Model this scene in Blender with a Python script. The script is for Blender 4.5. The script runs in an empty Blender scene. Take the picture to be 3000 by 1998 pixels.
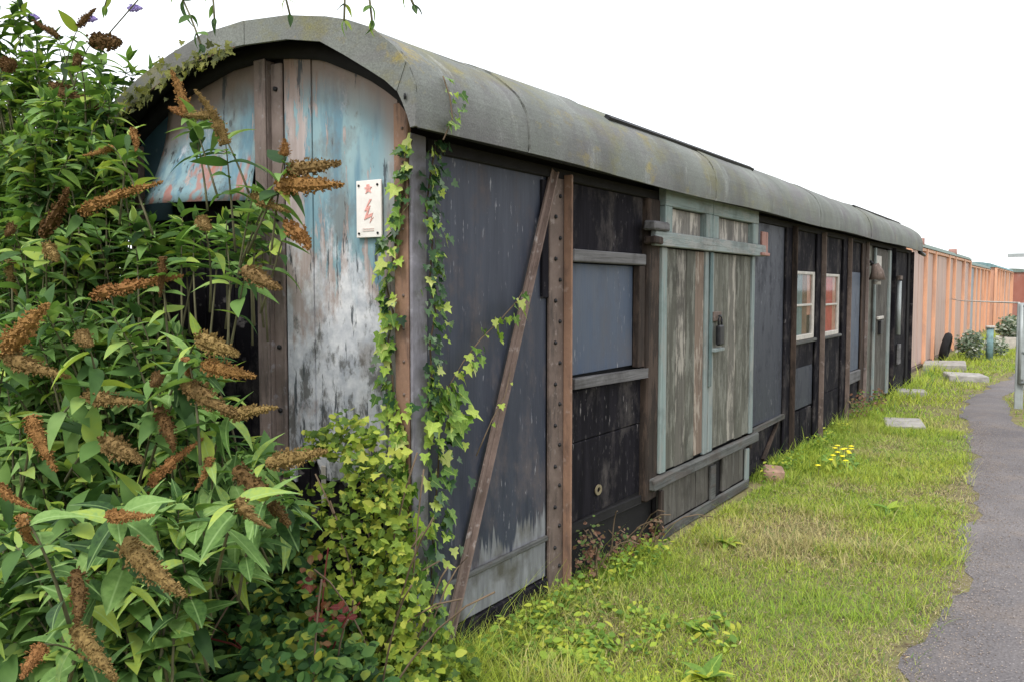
import bpy, bmesh, math, random
import numpy as np
from mathutils import Vector, Matrix
random.seed(11); RNG = np.random.default_rng(11)
SC = bpy.context.scene; COL = SC.collection
R = math.radians

# ---------------------------------------------------------------- camera, sky, sun, exposure
cam = bpy.data.cameras.new('camera'); camo = bpy.data.objects.new('camera', cam); COL.objects.link(camo)
CAM = Vector((2.195, -2.693, 1.6))
camo.location = CAM; camo.rotation_euler = (R(90-3.478), 0, R(32.683))
cam.sensor_width = 36; cam.lens = 30.6; cam.clip_start = .05; cam.clip_end = 1500
SC.camera = camo

SUN_EL, SUN_AZ = 55, 168          # azimuth clockwise from +Y
w = bpy.data.worlds.new('World'); SC.world = w; w.use_nodes = True
nt = w.node_tree; nt.nodes.clear()
sky = nt.nodes.new('ShaderNodeTexSky'); sky.sky_type = 'NISHITA'; sky.sun_disc = False
sky.sun_elevation = R(SUN_EL); sky.sun_rotation = R(SUN_AZ); sky.dust_density = 3; sky.air_density = 1
cloud = nt.nodes.new('ShaderNodeMix'); cloud.data_type = 'RGBA'
cloud.inputs[0].default_value = .8                      # even overcast deck over the blue
nt.links.new(sky.outputs[0], cloud.inputs[6]); cloud.inputs[7].default_value = (10.2, 10.4, 10.7, 1)
bg = nt.nodes.new('ShaderNodeBackground'); bg.inputs[1].default_value = .11
wo = nt.nodes.new('ShaderNodeOutputWorld')
nt.links.new(cloud.outputs[2], bg.inputs[0]); nt.links.new(bg.outputs[0], wo.inputs[0])

sl = bpy.data.lights.new('sun', 'SUN'); sl.energy = 1.5; sl.angle = R(14); sl.color = (1, .965, .91)
so = bpy.data.objects.new('sun', sl); COL.objects.link(so)
sd = Vector((math.sin(R(SUN_AZ))*math.cos(R(SUN_EL)), math.cos(R(SUN_AZ))*math.cos(R(SUN_EL)), math.sin(R(SUN_EL))))
so.rotation_euler = sd.to_track_quat('Z', 'Y').to_euler(); so.location = sd*30

SC.view_settings.view_transform = 'Standard'; SC.view_settings.look = 'None'
SC.view_settings.exposure = .8; SC.view_settings.gamma = 1; SC.view_settings.use_curve_mapping = False

# ---------------------------------------------------------------- material helpers
class NB:
    def __init__(s, name, rough=.7, spec=.3):
        s.m = bpy.data.materials.new(name); s.m.use_nodes = True; s.t = s.m.node_tree
        s.p = s.t.nodes['Principled BSDF']; s.p.inputs['Roughness'].default_value = rough
        s.p.inputs['Specular IOR Level'].default_value = spec
    def n(s, k): return s.t.nodes.new(k)
    def l(s, a, b):
        if hasattr(a, 'is_linked') or hasattr(a, 'links'): s.t.links.new(a, b)
        else:
            try: b.default_value = a
            except Exception: b.default_value = (*a, 1) if len(a) == 3 else a
    def co(s, scale=(1, 1, 1), loc=(0, 0, 0), rot=(0, 0, 0)):
        c = s.n('ShaderNodeTexCoord'); mp = s.n('ShaderNodeMapping'); s.t.links.new(c.outputs['Object'], mp.inputs[0])
        mp.inputs['Scale'].default_value = scale; mp.inputs['Location'].default_value = loc; mp.inputs['Rotation'].default_value = rot
        return mp.outputs[0]
    def noise(s, vec, scale=1, detail=5, rough=.6, dist=0):
        k = s.n('ShaderNodeTexNoise'); s.l(vec, k.inputs['Vector']); k.inputs['Scale'].default_value = scale
        k.inputs['Detail'].default_value = detail; k.inputs['Roughness'].default_value = rough; k.inputs['Distortion'].default_value = dist
        return k.outputs['Fac']
    def vor(s, vec, scale=1):
        k = s.n('ShaderNodeTexVoronoi'); s.l(vec, k.inputs['Vector']); k.inputs['Scale'].default_value = scale
        return k.outputs['Distance'], k.outputs['Color']
    def rng(s, f, a, b, c=0, d=1):
        k = s.n('ShaderNodeMapRange'); k.clamp = True; s.l(f, k.inputs[0])
        for i, v in enumerate((a, b, c, d)): k.inputs[i+1].default_value = v
        return k.outputs[0]
    def math(s, op, a, b=0, c=0):
        k = s.n('ShaderNodeMath'); k.operation = op; s.l(a, k.inputs[0]); s.l(b, k.inputs[1]); s.l(c, k.inputs[2]); return k.outputs[0]
    def mul(s, a, b): return s.math('MULTIPLY', a, b)
    def add(s, a, b): return s.math('ADD', a, b)
    def mix(s, f, a, b, mode='MIX'):
        k = s.n('ShaderNodeMix'); k.data_type = 'RGBA'; k.blend_type = mode
        s.l(f, k.inputs[0]); s.l(a, k.inputs[6]); s.l(b, k.inputs[7]); return k.outputs[2]
    def ramp(s, f, stops):
        k = s.n('ShaderNodeValToRGB'); s.l(f, k.inputs[0]); e = k.color_ramp.elements
        while len(e) < len(stops): e.new(.5)
        for i, (p, c) in enumerate(stops): e[i].position = p; e[i].color = (*c, 1)
        return k.outputs[0]
    def sep(s, v):
        k = s.n('ShaderNodeSeparateXYZ'); s.l(v, k.inputs[0]); return k.outputs
    def bump(s, hgt, strength=.4, dist=.01):
        k = s.n('ShaderNodeBump'); k.inputs['Strength'].default_value = strength; k.inputs['Distance'].default_value = dist
        s.l(hgt, k.inputs['Height']); s.t.links.new(k.outputs[0], s.p.inputs['Normal'])
    def done(s, col, rough=None):
        s.l(col, s.p.inputs['Base Color'])
        if rough is not None: s.l(rough, s.p.inputs['Roughness'])
        return s.m
    def rnd(s):
        k = s.n('ShaderNodeObjectInfo'); return k.outputs['Random']
    def attr(s, name='tint'):
        k = s.n('ShaderNodeAttribute'); k.attribute_name = name; return k.outputs

def plain(name, c, rough=.6, metal=0, var=.25, sc=14):
    b = NB(name, rough); v = b.co()
    n = b.noise(v, sc, 5); f = b.rng(n, .3, .7)
    b.p.inputs['Metallic'].default_value = metal; b.bump(n, .25, .004)
    return b.done(b.mix(f, tuple(x*(1-var) for x in c), tuple(x*(1+var) for x in c)))

def old_paint(name, base, alt, scuff, fleck, streak=(1, 7, .7), amt=.5, primer=None, spec=.25, r0=.5):
    b = NB(name, .55, spec); v = b.co(); vs = b.co(streak)
    c = b.mix(b.rng(b.noise(vs, 2.2, 4), .35, .65), base, alt)
    sc = b.mul(b.rng(b.noise(b.co((1, 1.6, .9)), 2.3, 8, .72), .5, .62), b.rng(b.noise(v, 14, 4, .7), .35, .6, .35, 1))
    c = b.mix(b.mul(sc, amt), c, scuff)
    c = b.mix(b.mul(b.rng(b.noise(b.co((1, 30, 2.2)), 3, 4), .58, .75), .25), c, (.012, .012, .016))
    fl = b.rng(b.noise(b.co((3, 22, 5)), 2.2, 4, .6), .63, .70)
    fl = b.mul(fl, b.rng(b.noise(v, 1.7, 3), .42, .6))
    c = b.mix(b.mul(fl, .8), c, fleck)
    if primer:
        z = b.sep(v)[2]; y = b.sep(v)[1]
        e = b.add(z, b.mul(b.noise(b.co((1, 9, .5)), 2.2, 4), -.55)); e = b.add(e, b.mul(y, -.20))
        k = b.rng(e, .01, -.03)
        pc = b.mix(b.rng(b.noise(b.co((1, 9, 1.2)), 3, 5), .35, .65), tuple(x*.6 for x in primer), primer)
        pc = b.mix(b.rng(b.noise(v, 5, 5), .5, .7), pc, (.09, .085, .075))
        c = b.mix(k, c, pc)
    b.bump(b.add(b.noise(vs, 9, 4), b.mul(fl, .5)), .25, .005)
    return b.done(c, b.rng(sc, 0, 1, r0, .85))

def old_wood(name, a, c2, dark, flake=None, famt=.5, axis='z', objvar=.35):
    b = NB(name, .85, .15)
    st = {'z': (9, 9, .55), 'y': (9, .5, 9), 'x': (.5, 9, 9)}[axis]
    sf = {'z': (45, 45, 1.2), 'y': (45, 1.2, 45), 'x': (1.2, 45, 45)}[axis]
    g = b.noise(b.co(st), 2.6, 6, .65, .4); gf = b.noise(b.co(sf), 1.7, 4)
    c = b.mix(b.rng(g, .3, .7), a, c2)
    c = b.mix(b.mul(b.rng(gf, .52, .7), .6), c, dark)
    c = b.mix(b.mul(b.rnd(), objvar), c, dark)
    h = b.mul(gf, -1)
    if flake:
        f = b.rng(b.noise(b.co({'z': (5, 5, 1.1), 'y': (5, 1.1, 5), 'x': (1.1, 5, 5)}[axis], (3, 1, 2)), 2.4, 7, .7), .5, .56)
        c = b.mix(b.mul(f, famt), c, flake); h = b.add(h, b.mul(f, .7))
    bl = b.rng(b.noise(b.co((1.2, 1.2, 1.2), (2, 7, 1)), 2.3, 6, .7), .5, .68); c = b.mix(b.mul(bl, .55), c, tuple(x*.8 for x in dark))
    b.bump(h, .5, .006)
    return b.done(c)

def rusty(name, a, c2, dark, pale, amt=.4):
    b = NB(name, .8, .25); v = b.co(); vs = b.co((2, 2, .4))
    n = b.noise(v, 7, 7, .7); c = b.mix(b.rng(n, .32, .66), a, c2)
    c = b.mix(b.mul(b.rng(b.noise(vs, 6, 6, .7), .52, .66), .8), c, dark)
    c = b.mix(b.mul(b.rng(b.noise(v, 21, 4), .6, .7), amt), c, pale)
    b.bump(b.add(n, b.noise(v, 45, 3)), .45, .004)
    return b.done(c)

def roof_felt():
    b = NB('roof_felt', .9, .15); v = b.co()
    n = b.noise(v, 1.6, 6, .6); c = b.mix(b.rng(n, .35, .65), (.15, .162, .147), (.232, .246, .228))
    c = b.mix(b.mul(b.rng(b.noise(b.co((1, 1.1, 2.2), (2, 5, 1)), 1.5, 5), .5, .66), .7), c, (.17, .155, .17))
    moss = b.rng(b.noise(b.co((1, .9, 1.6), (7, 3, 2)), 1.9, 7, .68), .50, .66)
    y = b.sep(v)[1]; near = b.rng(y, 5.0, .3, .15, 1)
    c = b.mix(b.mul(b.mul(moss, near), .85), c, (.22, .20, .05))
    c = b.mix(b.mul(b.rng(b.noise(b.co((1, .8, 1.4), (4, 4, 4)), 2.6, 6, .7), .59, .68), b.mul(near, .8)), c, (.36, .28, .05))
    dk = b.rng(b.noise(b.co((1, 3, .5), (1, 9, 2)), 2.1, 6, .65), .6, .75)
    c = b.mix(b.mul(dk, .6), c, (.075, .08, .07))
    c = b.mix(b.mul(b.rng(b.noise(b.co((1, 1.5, .8), (6, 1, 2)), 1.4, 7, .7), .5, .64), .55), c, (.12, .112, .12))
    c = b.mix(b.mul(b.rng(b.noise(b.co((1, 2.5, .9), (2, 8, 5)), 2.4, 7, .7), .57, .66), .5), c, (.36, .37, .36))
    sp = b.noise(v, 120, 2); c = b.mix(b.rng(sp, .3, .75, 0, .6), c, (.10, .105, .10))
    sp2, _ = b.vor(v, 75); c = b.mix(b.mul(b.rng(sp2, .16, .05), .35), c, (.42, .43, .40))
    b.bump(b.add(b.mul(sp, .6), b.noise(v, 9, 4)), .5, .006)
    return b.done(c)

def end_paint(name, seed, blue=1.0, pk=0.):
    b = NB(name, .65, .25); v = b.co(); s = b.sep(v); x, z = s[0], s[2]
    bare = b.mix(b.rng(b.noise(b.co((30, 30, .9)), 2, 5), .35, .65), (.33, .27, .255), (.44, .38, .37))
    cyan = b.mix(b.rng(b.noise(b.co((3, 3, 1)), 1.7, 4), .35, .65), (.17, .29, .345), (.28, .40, .43))
    cyan = b.mix(b.mul(b.rng(b.noise(b.co((6, 6, .8), (1, 2, 3)), 2, 4), .5, .62), .7), cyan, (.10, .21, .29))
    peel = b.add(b.noise(b.co((7, 7, 1.3), (seed, 0, 0)), 1.5, 7, .68), b.rng(z, 1.9, 1.45, 0, .2))
    peel = b.add(peel, b.rng(x, -.52, -.66, pk, .13+2*pk))
    c = b.mix(b.rng(peel, .565, .6), cyan, bare)
    # bleached white bloom low on the sheet
    wh = b.add(b.noise(b.co((3.2, 3.2, 1.5), (seed, 4, 0)), 1.6, 7, .66), b.rng(z, 1.9, 1.2, -.08, .20))
    wcol = b.mix(b.rng(b.noise(v, 9, 6, .7), .35, .65), (.36, .39, .45), (.72, .73, .76))
    c = b.mix(b.mul(b.rng(wh, .52, .60), .9), c, wcol)
    mo = b.add(b.noise(b.co((4, 4, 2.1), (seed+3, 0, 5)), 2.1, 8, .72), b.rng(z, 1.72, 1.3, -.06, .045))
    c = b.mix(b.mul(b.rng(mo, .55, .63), .85), c, (.10, .10, .095))
    # run-off stain below the arched top
    dx = b.add(x, .75); ar = b.add(z, b.mul(b.mul(dx, dx), .46))
    ar = b.add(ar, b.mul(b.noise(b.co((7, 7, 1.5)), 1.5, 4), .12))
    st = b.rng(ar, 2.42, 2.60)
    c = b.mix(b.mul(st, .85), c, (.23, .15, .115))
    ed = b.rng(b.add(x, b.mul(b.noise(b.co((5, 5, 2)), 2, 4), .12)), -.11, -.05)
    c = b.mix(b.mul(ed, .55), c, (.27, .20, .17))
    dk = b.add(b.noise(b.co((12, 12, 1.7), (seed, 8, 2)), 2.2, 7, .68), b.rng(z, 2.1, 1.7, 0, .02))
    dkm = b.rng(dk, .60, .64); c = b.mix(b.mul(dkm, .9), c, (.05, .06, .07))
    gr = b.rng(b.noise(b.co((2.5, 2.5, 1.6), (seed, 3, 3)), 2.2, 7, .7), .5, .66); c = b.mix(b.mul(gr, .6), c, (.15, .125, .11))
    ru = b.rng(b.noise(b.co((6, 6, 1.6), (seed+5, 1, 1)), 1.3, 3), .61, .65)
    c = b.mix(b.mul(ru, .6 if blue > 1 else 0), c, (.45, .12, .055))
    b.bump(b.add(b.mul(b.rng(peel, .565, .6), -.6), b.mul(dkm, -.7)), .6, .004)
    return b.done(c)

def leafmat(name, cols, trans=.32, rough=.62, use_attr=True):
    b = NB(name, rough, .22)
    f = b.attr()[2] if use_attr else b.rnd()
    n = b.noise(b.co(), 9, 3); f2 = b.add(f, b.rng(n, .3, .7, -.12, .12))
    st = [(i/(len(cols)-1), c) for i, c in enumerate(cols)]
    c = b.ramp(f2, st)
    if not use_attr:
        ay = b.math('ABSOLUTE', b.sep(b.co())[1]); c = b.mix(b.rng(ay, .022, .004, 0, .45), c, tuple(min(1, x*1.3+.08) for x in cols[-2]))
        c = b.mix(b.mul(b.rng(b.noise(b.co((1, 1, 1), (5, 2, 1)), 4, 4), .62, .7), .35), c, tuple(x*.45 for x in cols[1]))
    b.l(c, b.p.inputs['Base Color'])
    t = b.n('ShaderNodeBsdfTranslucent'); b.l(b.mix(1, c, (1.25, 1.3, .7), 'MULTIPLY'), t.inputs[0])
    ms = b.n('ShaderNodeMixShader'); ms.inputs[0].default_value = trans
    b.t.links.new(b.p.outputs[0], ms.inputs[1]); b.t.links.new(t.outputs[0], ms.inputs[2])
    b.t.links.new(ms.outputs[0], b.t.nodes['Material Output'].inputs[0])
    return b.m

def tintmat(name, trans=.3, rough=.6):
    b = NB(name, rough, .25); c = b.attr()[0]; b.l(c, b.p.inputs['Base Color'])
    t = b.n('ShaderNodeBsdfTranslucent'); b.l(c, t.inputs[0])
    ms = b.n('ShaderNodeMixShader'); ms.inputs[0].default_value = trans
    b.t.links.new(b.p.outputs[0], ms.inputs[1]); b.t.links.new(t.outputs[0], ms.inputs[2])
    b.t.links.new(ms.outputs[0], b.t.nodes['Material Output'].inputs[0])
    return b.m

M = {}
M['roof'] = roof_felt()
M['navy'] = old_paint('navy_sheet', (.029, .034, .052), (.044, .051, .073), (.115, .098, .098), (.34, .34, .37), amt=.7, primer=(.24, .245, .26))
M['navy2'] = old_paint('navy_sheet_plain', (.026, .031, .047), (.037, .042, .06), (.04, .036, .035), (.32, .32, .35), amt=.45)
M['blue'] = old_paint('faded_blue_sheet', (.055, .078, .125), (.07, .085, .115), (.12, .115, .12), (.36, .36, .38), amt=.5)
M['black'] = old_paint('tarred_board', (.008, .0075, .010), (.016, .0145, .019), (.085, .075, .072), (.26, .24, .24), amt=.8, spec=.06, r0=.8)
M['dark'] = plain('dark_timber_and_shade', (.012, .011, .012), .9)
M['innerdark'] = plain('dark_inside_and_underside', (.02, .02, .022), .95)  # near black: painted shade inside the van, also colours the roof underside
M['jamb'] = old_wood('rough_jamb', (.035, .027, .024), (.075, .056, .046), (.012, .010, .009), (.13, .09, .07), .35)
M['greywood'] = old_wood('weathered_plank', (.10, .10, .083), (.17, .165, .138), (.027, .026, .022), (.27, .27, .235), .5)
M['palewood'] = old_wood('flaking_pale_plank', (.12, .115, .098), (.19, .178, .155), (.035, .031, .028), (.42, .39, .34), .65)
M['pinkwood'] = old_wood('pink_brown_plank', (.19, .14, .11), (.27, .20, .155), (.08, .065, .055), (.45, .40, .34), .6)
M['darkwood'] = old_wood('damp_plank', (.075, .07, .062), (.13, .12, .105), (.028, .025, .023), (.18, .17, .155), .4)
M['railwood'] = old_wood('silvered_rail', (.10, .097, .097), (.24, .235, .24), (.035, .032, .032), None, axis='y')
M['ledger'] = old_wood('grey_ledger', (.085, .088, .085), (.15, .152, .145), (.035, .035, .034), (.09, .07, .06), .5, axis='y')
M['teal'] = old_wood('teal_painted_timber', (.20, .26, .25), (.275, .33, .32), (.11, .135, .13), (.30, .29, .27), .5, objvar=.1)
M['tealh'] = old_wood('teal_painted_rail', (.20, .26, .25), (.275, .33, .32), (.11, .135, .13), (.30, .29, .27), .4, axis='y', objvar=.1)
M['tealgrey'] = old_wood('teal_grey_timber', (.20, .25, .25), (.27, .30, .29), (.11, .12, .12), (.30, .29, .26), .5, objvar=.1)
M['tealdark'] = old_wood('dark_teal_strip', (.09, .14, .145), (.14, .19, .19), (.05, .07, .07), (.2, .2, .18), .4, objvar=0)
M['tealg2'] = old_wood('worn_teal_bar', (.21, .25, .245), (.29, .32, .31), (.12, .13, .125), (.34, .32, .30), .5, axis='y', objvar=0)
M['oldpanel'] = old_wood('flaking_panel', (.21, .20, .18), (.30, .28, .255), (.09, .085, .078), (.50, .46, .41), .85)
M['tealwall'] = old_paint('dark_teal_sheet', (.03, .065, .085), (.05, .09, .11), (.06, .07, .07), (.2, .25, .27), amt=.4)
M['rust'] = rusty('rusty_iron', (.20, .12, .085), (.29, .175, .12), (.085, .06, .052), (.36, .28, .24), .5)
M['strut'] = rusty('greyed_rusty_strap', (.15, .11, .09), (.24, .175, .15), (.07, .05, .045), (.42, .37, .35), .8)
M['rust2'] = rusty('scaled_iron', (.11, .082, .07), (.18, .135, .115), (.045, .038, .035), (.30, .25, .23), .6)
M['rustred'] = rusty('red_rust', (.30, .15, .12), (.36, .21, .18), (.2, .1, .08), (.4, .28, .25))
M['stan'] = rusty('brown_grey_stanchion', (.15, .115, .10), (.22, .175, .16), (.065, .055, .052), (.33, .33, .36), .5)
M['greystrip'] = rusty('grey_lilac_iron', (.15, .145, .165), (.23, .22, .25), (.07, .065, .07), (.36, .36, .4))
M['end'] = end_paint('peeling_blue_sheet', 3.3)
M['end2'] = end_paint('peeling_blue_sheet_rust_patches', 9.1, 1.2, -.065)
M['iron'] = plain('dark_iron', (.03, .03, .033), .5, .6)
M['white'] = plain('white_enamel', (.80, .76, .72), .35, 0, .06, 30)
M['red'] = plain('faded_red_print', (.70, .34, .30), .5, 0, .3, 60)
M['pinkprint'] = plain('faint_print', (.66, .52, .48), .5, 0, .1, 60)
M['frame'] = plain('off_white_frame', (.46, .43, .39), .6, 0, .2)
M['curt_teal'] = plain('teal_curtain', (.16, .26, .27), .9); M['curt_pink'] = plain('salmon_curtain', (.55, .30, .22), .9)
M['curt_red'] = plain('red_curtain', (.55, .09, .07), .9); M['curt_brown'] = plain('brown_curtain', (.2, .13, .09), .9)
M['concrete'] = plain('concrete', (.30, .285, .265), .9, 0, .3, 9)
M['brick'] = plain('brick', (.30, .19, .14), .9, 0, .3, 18)
M['galv'] = plain('galvanised', (.34, .37, .37), .5, .2, .2, 6)
def orange(name, a, c2):
    b = NB(name, .6, .3); v = b.co((1, 2.5, .5))
    c = b.mix(b.rng(b.noise(v, 1.5, 6, .65), .3, .7), a, c2)
    c = b.mix(b.mul(b.rng(b.noise(b.co((1, 4, .35), (3, 1, 2)), 1.7, 6, .7), .5, .66), .6), c, (.30, .20, .17))
    b.bump(b.noise(v, 8, 4), .2, .01); return b.done(c)
M['or1'] = orange('salmon_panel', (.50, .32, .25), (.43, .33, .29)); M['or2'] = orange('orange_post', (.66, .34, .20), (.70, .40, .26))
M['or3'] = orange('orange_panel', (.62, .32, .20), (.52, .32, .24)); M['redbrown'] = orange('red_brown_panel', (.24, .08, .055), (.3, .12, .09))
M['or4'] = orange('pale_pink_panel', (.46, .34, .31), (.52, .36, .29)); M['bluegrey'] = orange('blue_grey_door', (.24, .29, .34), (.33, .36, .38))
M['greengrey'] = plain('grey_green_roof', (.15, .19, .17), .9)
def glass():
    b = NB('window_glass', .6, .1); b.p.inputs['Base Color'].default_value = (.02, .022, .024, 1)
    t = b.n('ShaderNodeBsdfTransparent'); ms = b.n('ShaderNodeMixShader'); ms.inputs[0].default_value = .9
    g = b.n('ShaderNodeBsdfGlossy'); g.inputs['Roughness'].default_value = .06; g.inputs[0].default_value = (.8, .8, .8, 1)
    mm = b.n('ShaderNodeMixShader'); mm.inputs[0].default_value = .10
    b.t.links.new(b.p.outputs[0], ms.inputs[1]); b.t.links.new(t.outputs[0], ms.inputs[2])
    b.t.links.new(ms.outputs[0], mm.inputs[1]); b.t.links.new(g.outputs[0], mm.inputs[2])
    b.t.links.new(mm.outputs[0], b.t.nodes['Material Output'].inputs[0]); return b.m
M['glass'] = glass()

# ---------------------------------------------------------------- mesh helpers
def link(o, parent=None):
    COL.objects.link(o)
    if parent: o.parent = parent
    return o
def mk(name, verts, faces, mat, parent=None, smooth=False):
    me = bpy.data.meshes.new(name); me.from_pydata([tuple(v) for v in verts], [], faces); me.update()
    if mat: me.materials.append(mat)
    if smooth: me.shade_smooth()
    return link(bpy.data.objects.new(name, me), parent)
def from_bm(name, bm, mat, parent=None, smooth=False):
    bmesh.ops.recalc_face_normals(bm, faces=bm.faces)
    me = bpy.data.meshes.new(name); bm.to_mesh(me); bm.free(); me.materials.append(mat)
    if smooth: me.shade_smooth()
    return link(bpy.data.objects.new(name, me), parent)
def bm_box(bm, x, y, z, bev=.004, jit=0, mtx=None):
    c = Vector(((x[0]+x[1])/2, (y[0]+y[1])/2, (z[0]+z[1])/2)); d = (abs(x[1]-x[0]), abs(y[1]-y[0]), abs(z[1]-z[0]))
    r = bmesh.ops.create_cube(bm, size=1); vs = r['verts']
    for v in vs:
        v.co = Vector((v.co.x*d[0], v.co.y*d[1], v.co.z*d[2]))+c
        if jit: v.co += Vector([random.uniform(-jit, jit) for _ in range(3)])
        if mtx: v.co = mtx @ v.co
    bev = min(bev, min(d)*.3)
    if bev > 0:
        es = list({e for v in vs for e in v.link_edges})
        bmesh.ops.bevel(bm, geom=es, offset=bev, segments=1, affect='EDGES')
def box(name, x, y, z, mat, parent=None, bev=.004, jit=.0015):
    bm = bmesh.new(); bm_box(bm, x, y, z, bev, jit); return from_bm(name, bm, M[mat] if isinstance(mat, str) else mat, parent)
def bar(name, a, b, wd, th, mat, parent=None, up=(1, 0, 0), jit=.001):
    """rectangular bar from a to b; th measured along up"""
    a, b = Vector(a), Vector(b); d = (b-a).normalized(); u = Vector(up); u = (u-d*u.dot(d)).normalized(); s = d.cross(u)
    L = (b-a).length; m = Matrix(((s.x, u.x, d.x, a.x), (s.y, u.y, d.y, a.y), (s.z, u.z, d.z, a.z), (0, 0, 0, 1)))
    bm = bmesh.new(); bm_box(bm, (-wd/2, wd/2), (0, th), (0, L), .003, jit, m); return from_bm(name, bm, M[mat], parent)
def tube_data(pts, rad, n=6):
    pts = [Vector(p) for p in pts]; V = []; F = []
    for i, p in enumerate(pts):
        d = (pts[min(i+1, len(pts)-1)]-pts[max(i-1, 0)]).normalized()
        a = d.orthogonal().normalized(); c = d.cross(a); r = rad(i/(len(pts)-1)) if callable(rad) else rad
        for k in range(n): t = 2*math.pi*k/n; V.append(p+a*(math.cos(t)*r)+c*(math.sin(t)*r))
    for i in range(len(pts)-1):
        for k in range(n): F.append((i*n+k, i*n+(k+1) % n, (i+1)*n+(k+1) % n, (i+1)*n+k))
    F.append(tuple(range(n-1, -1, -1))); F.append(tuple(range((len(pts)-1)*n, len(pts)*n)))
    return V, F
def tube(name, pts, rad, mat, parent=None, n=6):
    V, F = tube_data(pts, rad, n); return mk(name, V, F, M[mat] if isinstance(mat, str) else mat, parent, True)
def empty(name, loc, label, cat, group=None):
    o = bpy.data.objects.new(name, None); link(o); o.location = loc; o.empty_display_size = .1; tag(o, label, cat, group); return o
def tag(o, label=None, cat=None, group=None, kind=None):
    for k, v in (('label', label), ('category', cat), ('group', group), ('kind', kind)):
        if v: o[k] = v
    return o
def at(o, parent):            # keep world placement under a parent whose only transform is a translation
    o.parent = parent; o.matrix_parent_inverse = Matrix.Translation(-parent.location); return o

# ---------------------------------------------------------------- scatter: many small pieces in one mesh
def scatter(name, templ, T, tint, mat, parent=None, smooth=False):
    """templ (V,F tris/quads as lists), T (N,3,4) transforms, tint (N,3)"""
    V, F = templ; V = np.asarray(V, float); nv = len(V); N = len(T)
    T = np.asarray(T, float)
    W = np.einsum('nij,vj->nvi', T[:, :, :3], V)+T[:, None, :, 3]
    me = bpy.data.meshes.new(name); me.vertices.add(N*nv); me.vertices.foreach_set('co', W.astype(np.float32).ravel())
    ls = np.concatenate([np.array(f) for f in F]); lt = np.array([len(f) for f in F]); st = np.concatenate([[0], np.cumsum(lt)[:-1]])
    nl = len(ls); L = (ls[None]+np.arange(N)[:, None]*nv).ravel(); S = (st[None]+np.arange(N)[:, None]*nl).ravel()
    me.loops.add(len(L)); me.loops.foreach_set('vertex_index', L.astype(np.int32))
    me.polygons.add(len(S)); me.polygons.foreach_set('loop_start', S.astype(np.int32)); me.polygons.foreach_set('loop_total', np.tile(lt, N).astype(np.int32))
    me.update(calc_edges=True)
    a = me.attributes.new('tint', 'FLOAT_COLOR', 'POINT')
    tc = np.ones((N, nv, 4), np.float32); tc[:, :, :3] = np.asarray(tint)[:, None, :]
    a.data.foreach_set('color', tc.ravel())
    me.materials.append(mat)
    if smooth: me.shade_smooth()
    return link(bpy.data.objects.new(name, me), parent)
def vnoise(x, y, sc, seed):
    r = np.random.default_rng(seed); o = np.zeros_like(x); a = 1; tot = 0
    for k in range(4):
        for j in range(3):
            t = r.uniform(0, 6.28); f = sc*(1.9**k)*r.uniform(.7, 1.3)
            o += a*np.sin((x*math.cos(t)+y*math.sin(t))*f+r.uniform(0, 6.28)); tot += a*.75
        a *= .6
    return o/tot
def frame(pos, d, nrm, L, W=None):
    """3x4 transform: local x = leaf length, z = normal"""
    d = np.asarray(d, float); d /= np.linalg.norm(d)+1e-9; n = np.asarray(nrm, float); n = n-d*n.dot(d)
    q = np.linalg.norm(n)
    if q < 1e-4: n = np.cross(d, [.3, .5, .8]); q = np.linalg.norm(n)
    n /= q; y = np.cross(n, d); W = W or L
    return np.column_stack([d*L, y*W, n*L, pos])

# ---------------------------------------------------------------- the ground, the path
def path_edges(Y):
    k = [(-6, 1.6, 3.2), (0, 1.70, 3.1), (1.1, 1.71, 3.0), (2.4, 1.73, 2.8), (4, 1.67, 2.6), (5.9, 1.50, 2.3), (8, 1.30, 1.95), (10.6, .98, 1.50), (12, 1.02, 1.42), (14.3, 1.22, 1.75), (18, 1.6, 2.3), (30, 2.4, 3.4)]
    ys = [a[0] for a in k]; return np.interp(Y, ys, [a[1] for a in k]), np.interp(Y, ys, [a[2] for a in k])
def ground_mat():
    b = NB('turf_soil', .95, .1); v = b.co()
    c = b.mix(b.rng(b.noise(v, .9, 6), .35, .65), (.17, .17, .07), (.20, .165, .09))
    c = b.mix(b.rng(b.noise(v, 7, 6, .7), .5, .65), c, (.10, .08, .05))
    b.bump(b.noise(v, 25, 5), .6, .02); return b.done(c)
def asphalt_mat():
    b = NB('worn_tarmac', .9, .2); v = b.co()
    c = b.mix(b.rng(b.noise(v, .8, 5), .35, .65), (.115, .106, .109), (.185, .17, .168))
    c = b.mix(b.mul(b.rng(b.noise(v, 2.6, 6), .5, .7), .6), c, (.20, .165, .14))
    d, cc = b.vor(v, 70); k = b.sep(cc)[0]
    c = b.mix(b.mul(b.rng(d, .35, .1), b.rng(k, .55, .9)), c, (.36, .33, .33))
    c = b.mix(b.mul(b.rng(b.noise(v, 60, 3), .5, .7), .6), c, (.06, .055, .06))
    b.bump(b.add(b.mul(d, -1), b.noise(v, 30, 4)), .7, .008); return b.done(c)
gx = np.concatenate([[-400, -120, -40, -15, -8], np.arange(-5, 6, .25), [8, 15, 40, 120, 400]]); gy = np.concatenate([[-400, -100, -30, -12], np.arange(-6, 24, .4), [28, 35, 50, 90, 160, 500]])
GX, GY = np.meshgrid(gx, gy, indexing='ij')
def gz(x, y):
    x = np.asarray(x, float); y = np.asarray(y, float)
    f = np.exp(-((x-.5)/5)**2)*np.exp(-((y-7)/16)**2)
    l, r = path_edges(y); onp = np.clip(np.minimum(x-l+.25, r+.25-x)*4, 0, 1)
    return .018*vnoise(x, y, 1.6, 4)*f*(1-onp)
GZ = gz(GX, GY); nx, ny = GX.shape
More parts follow.
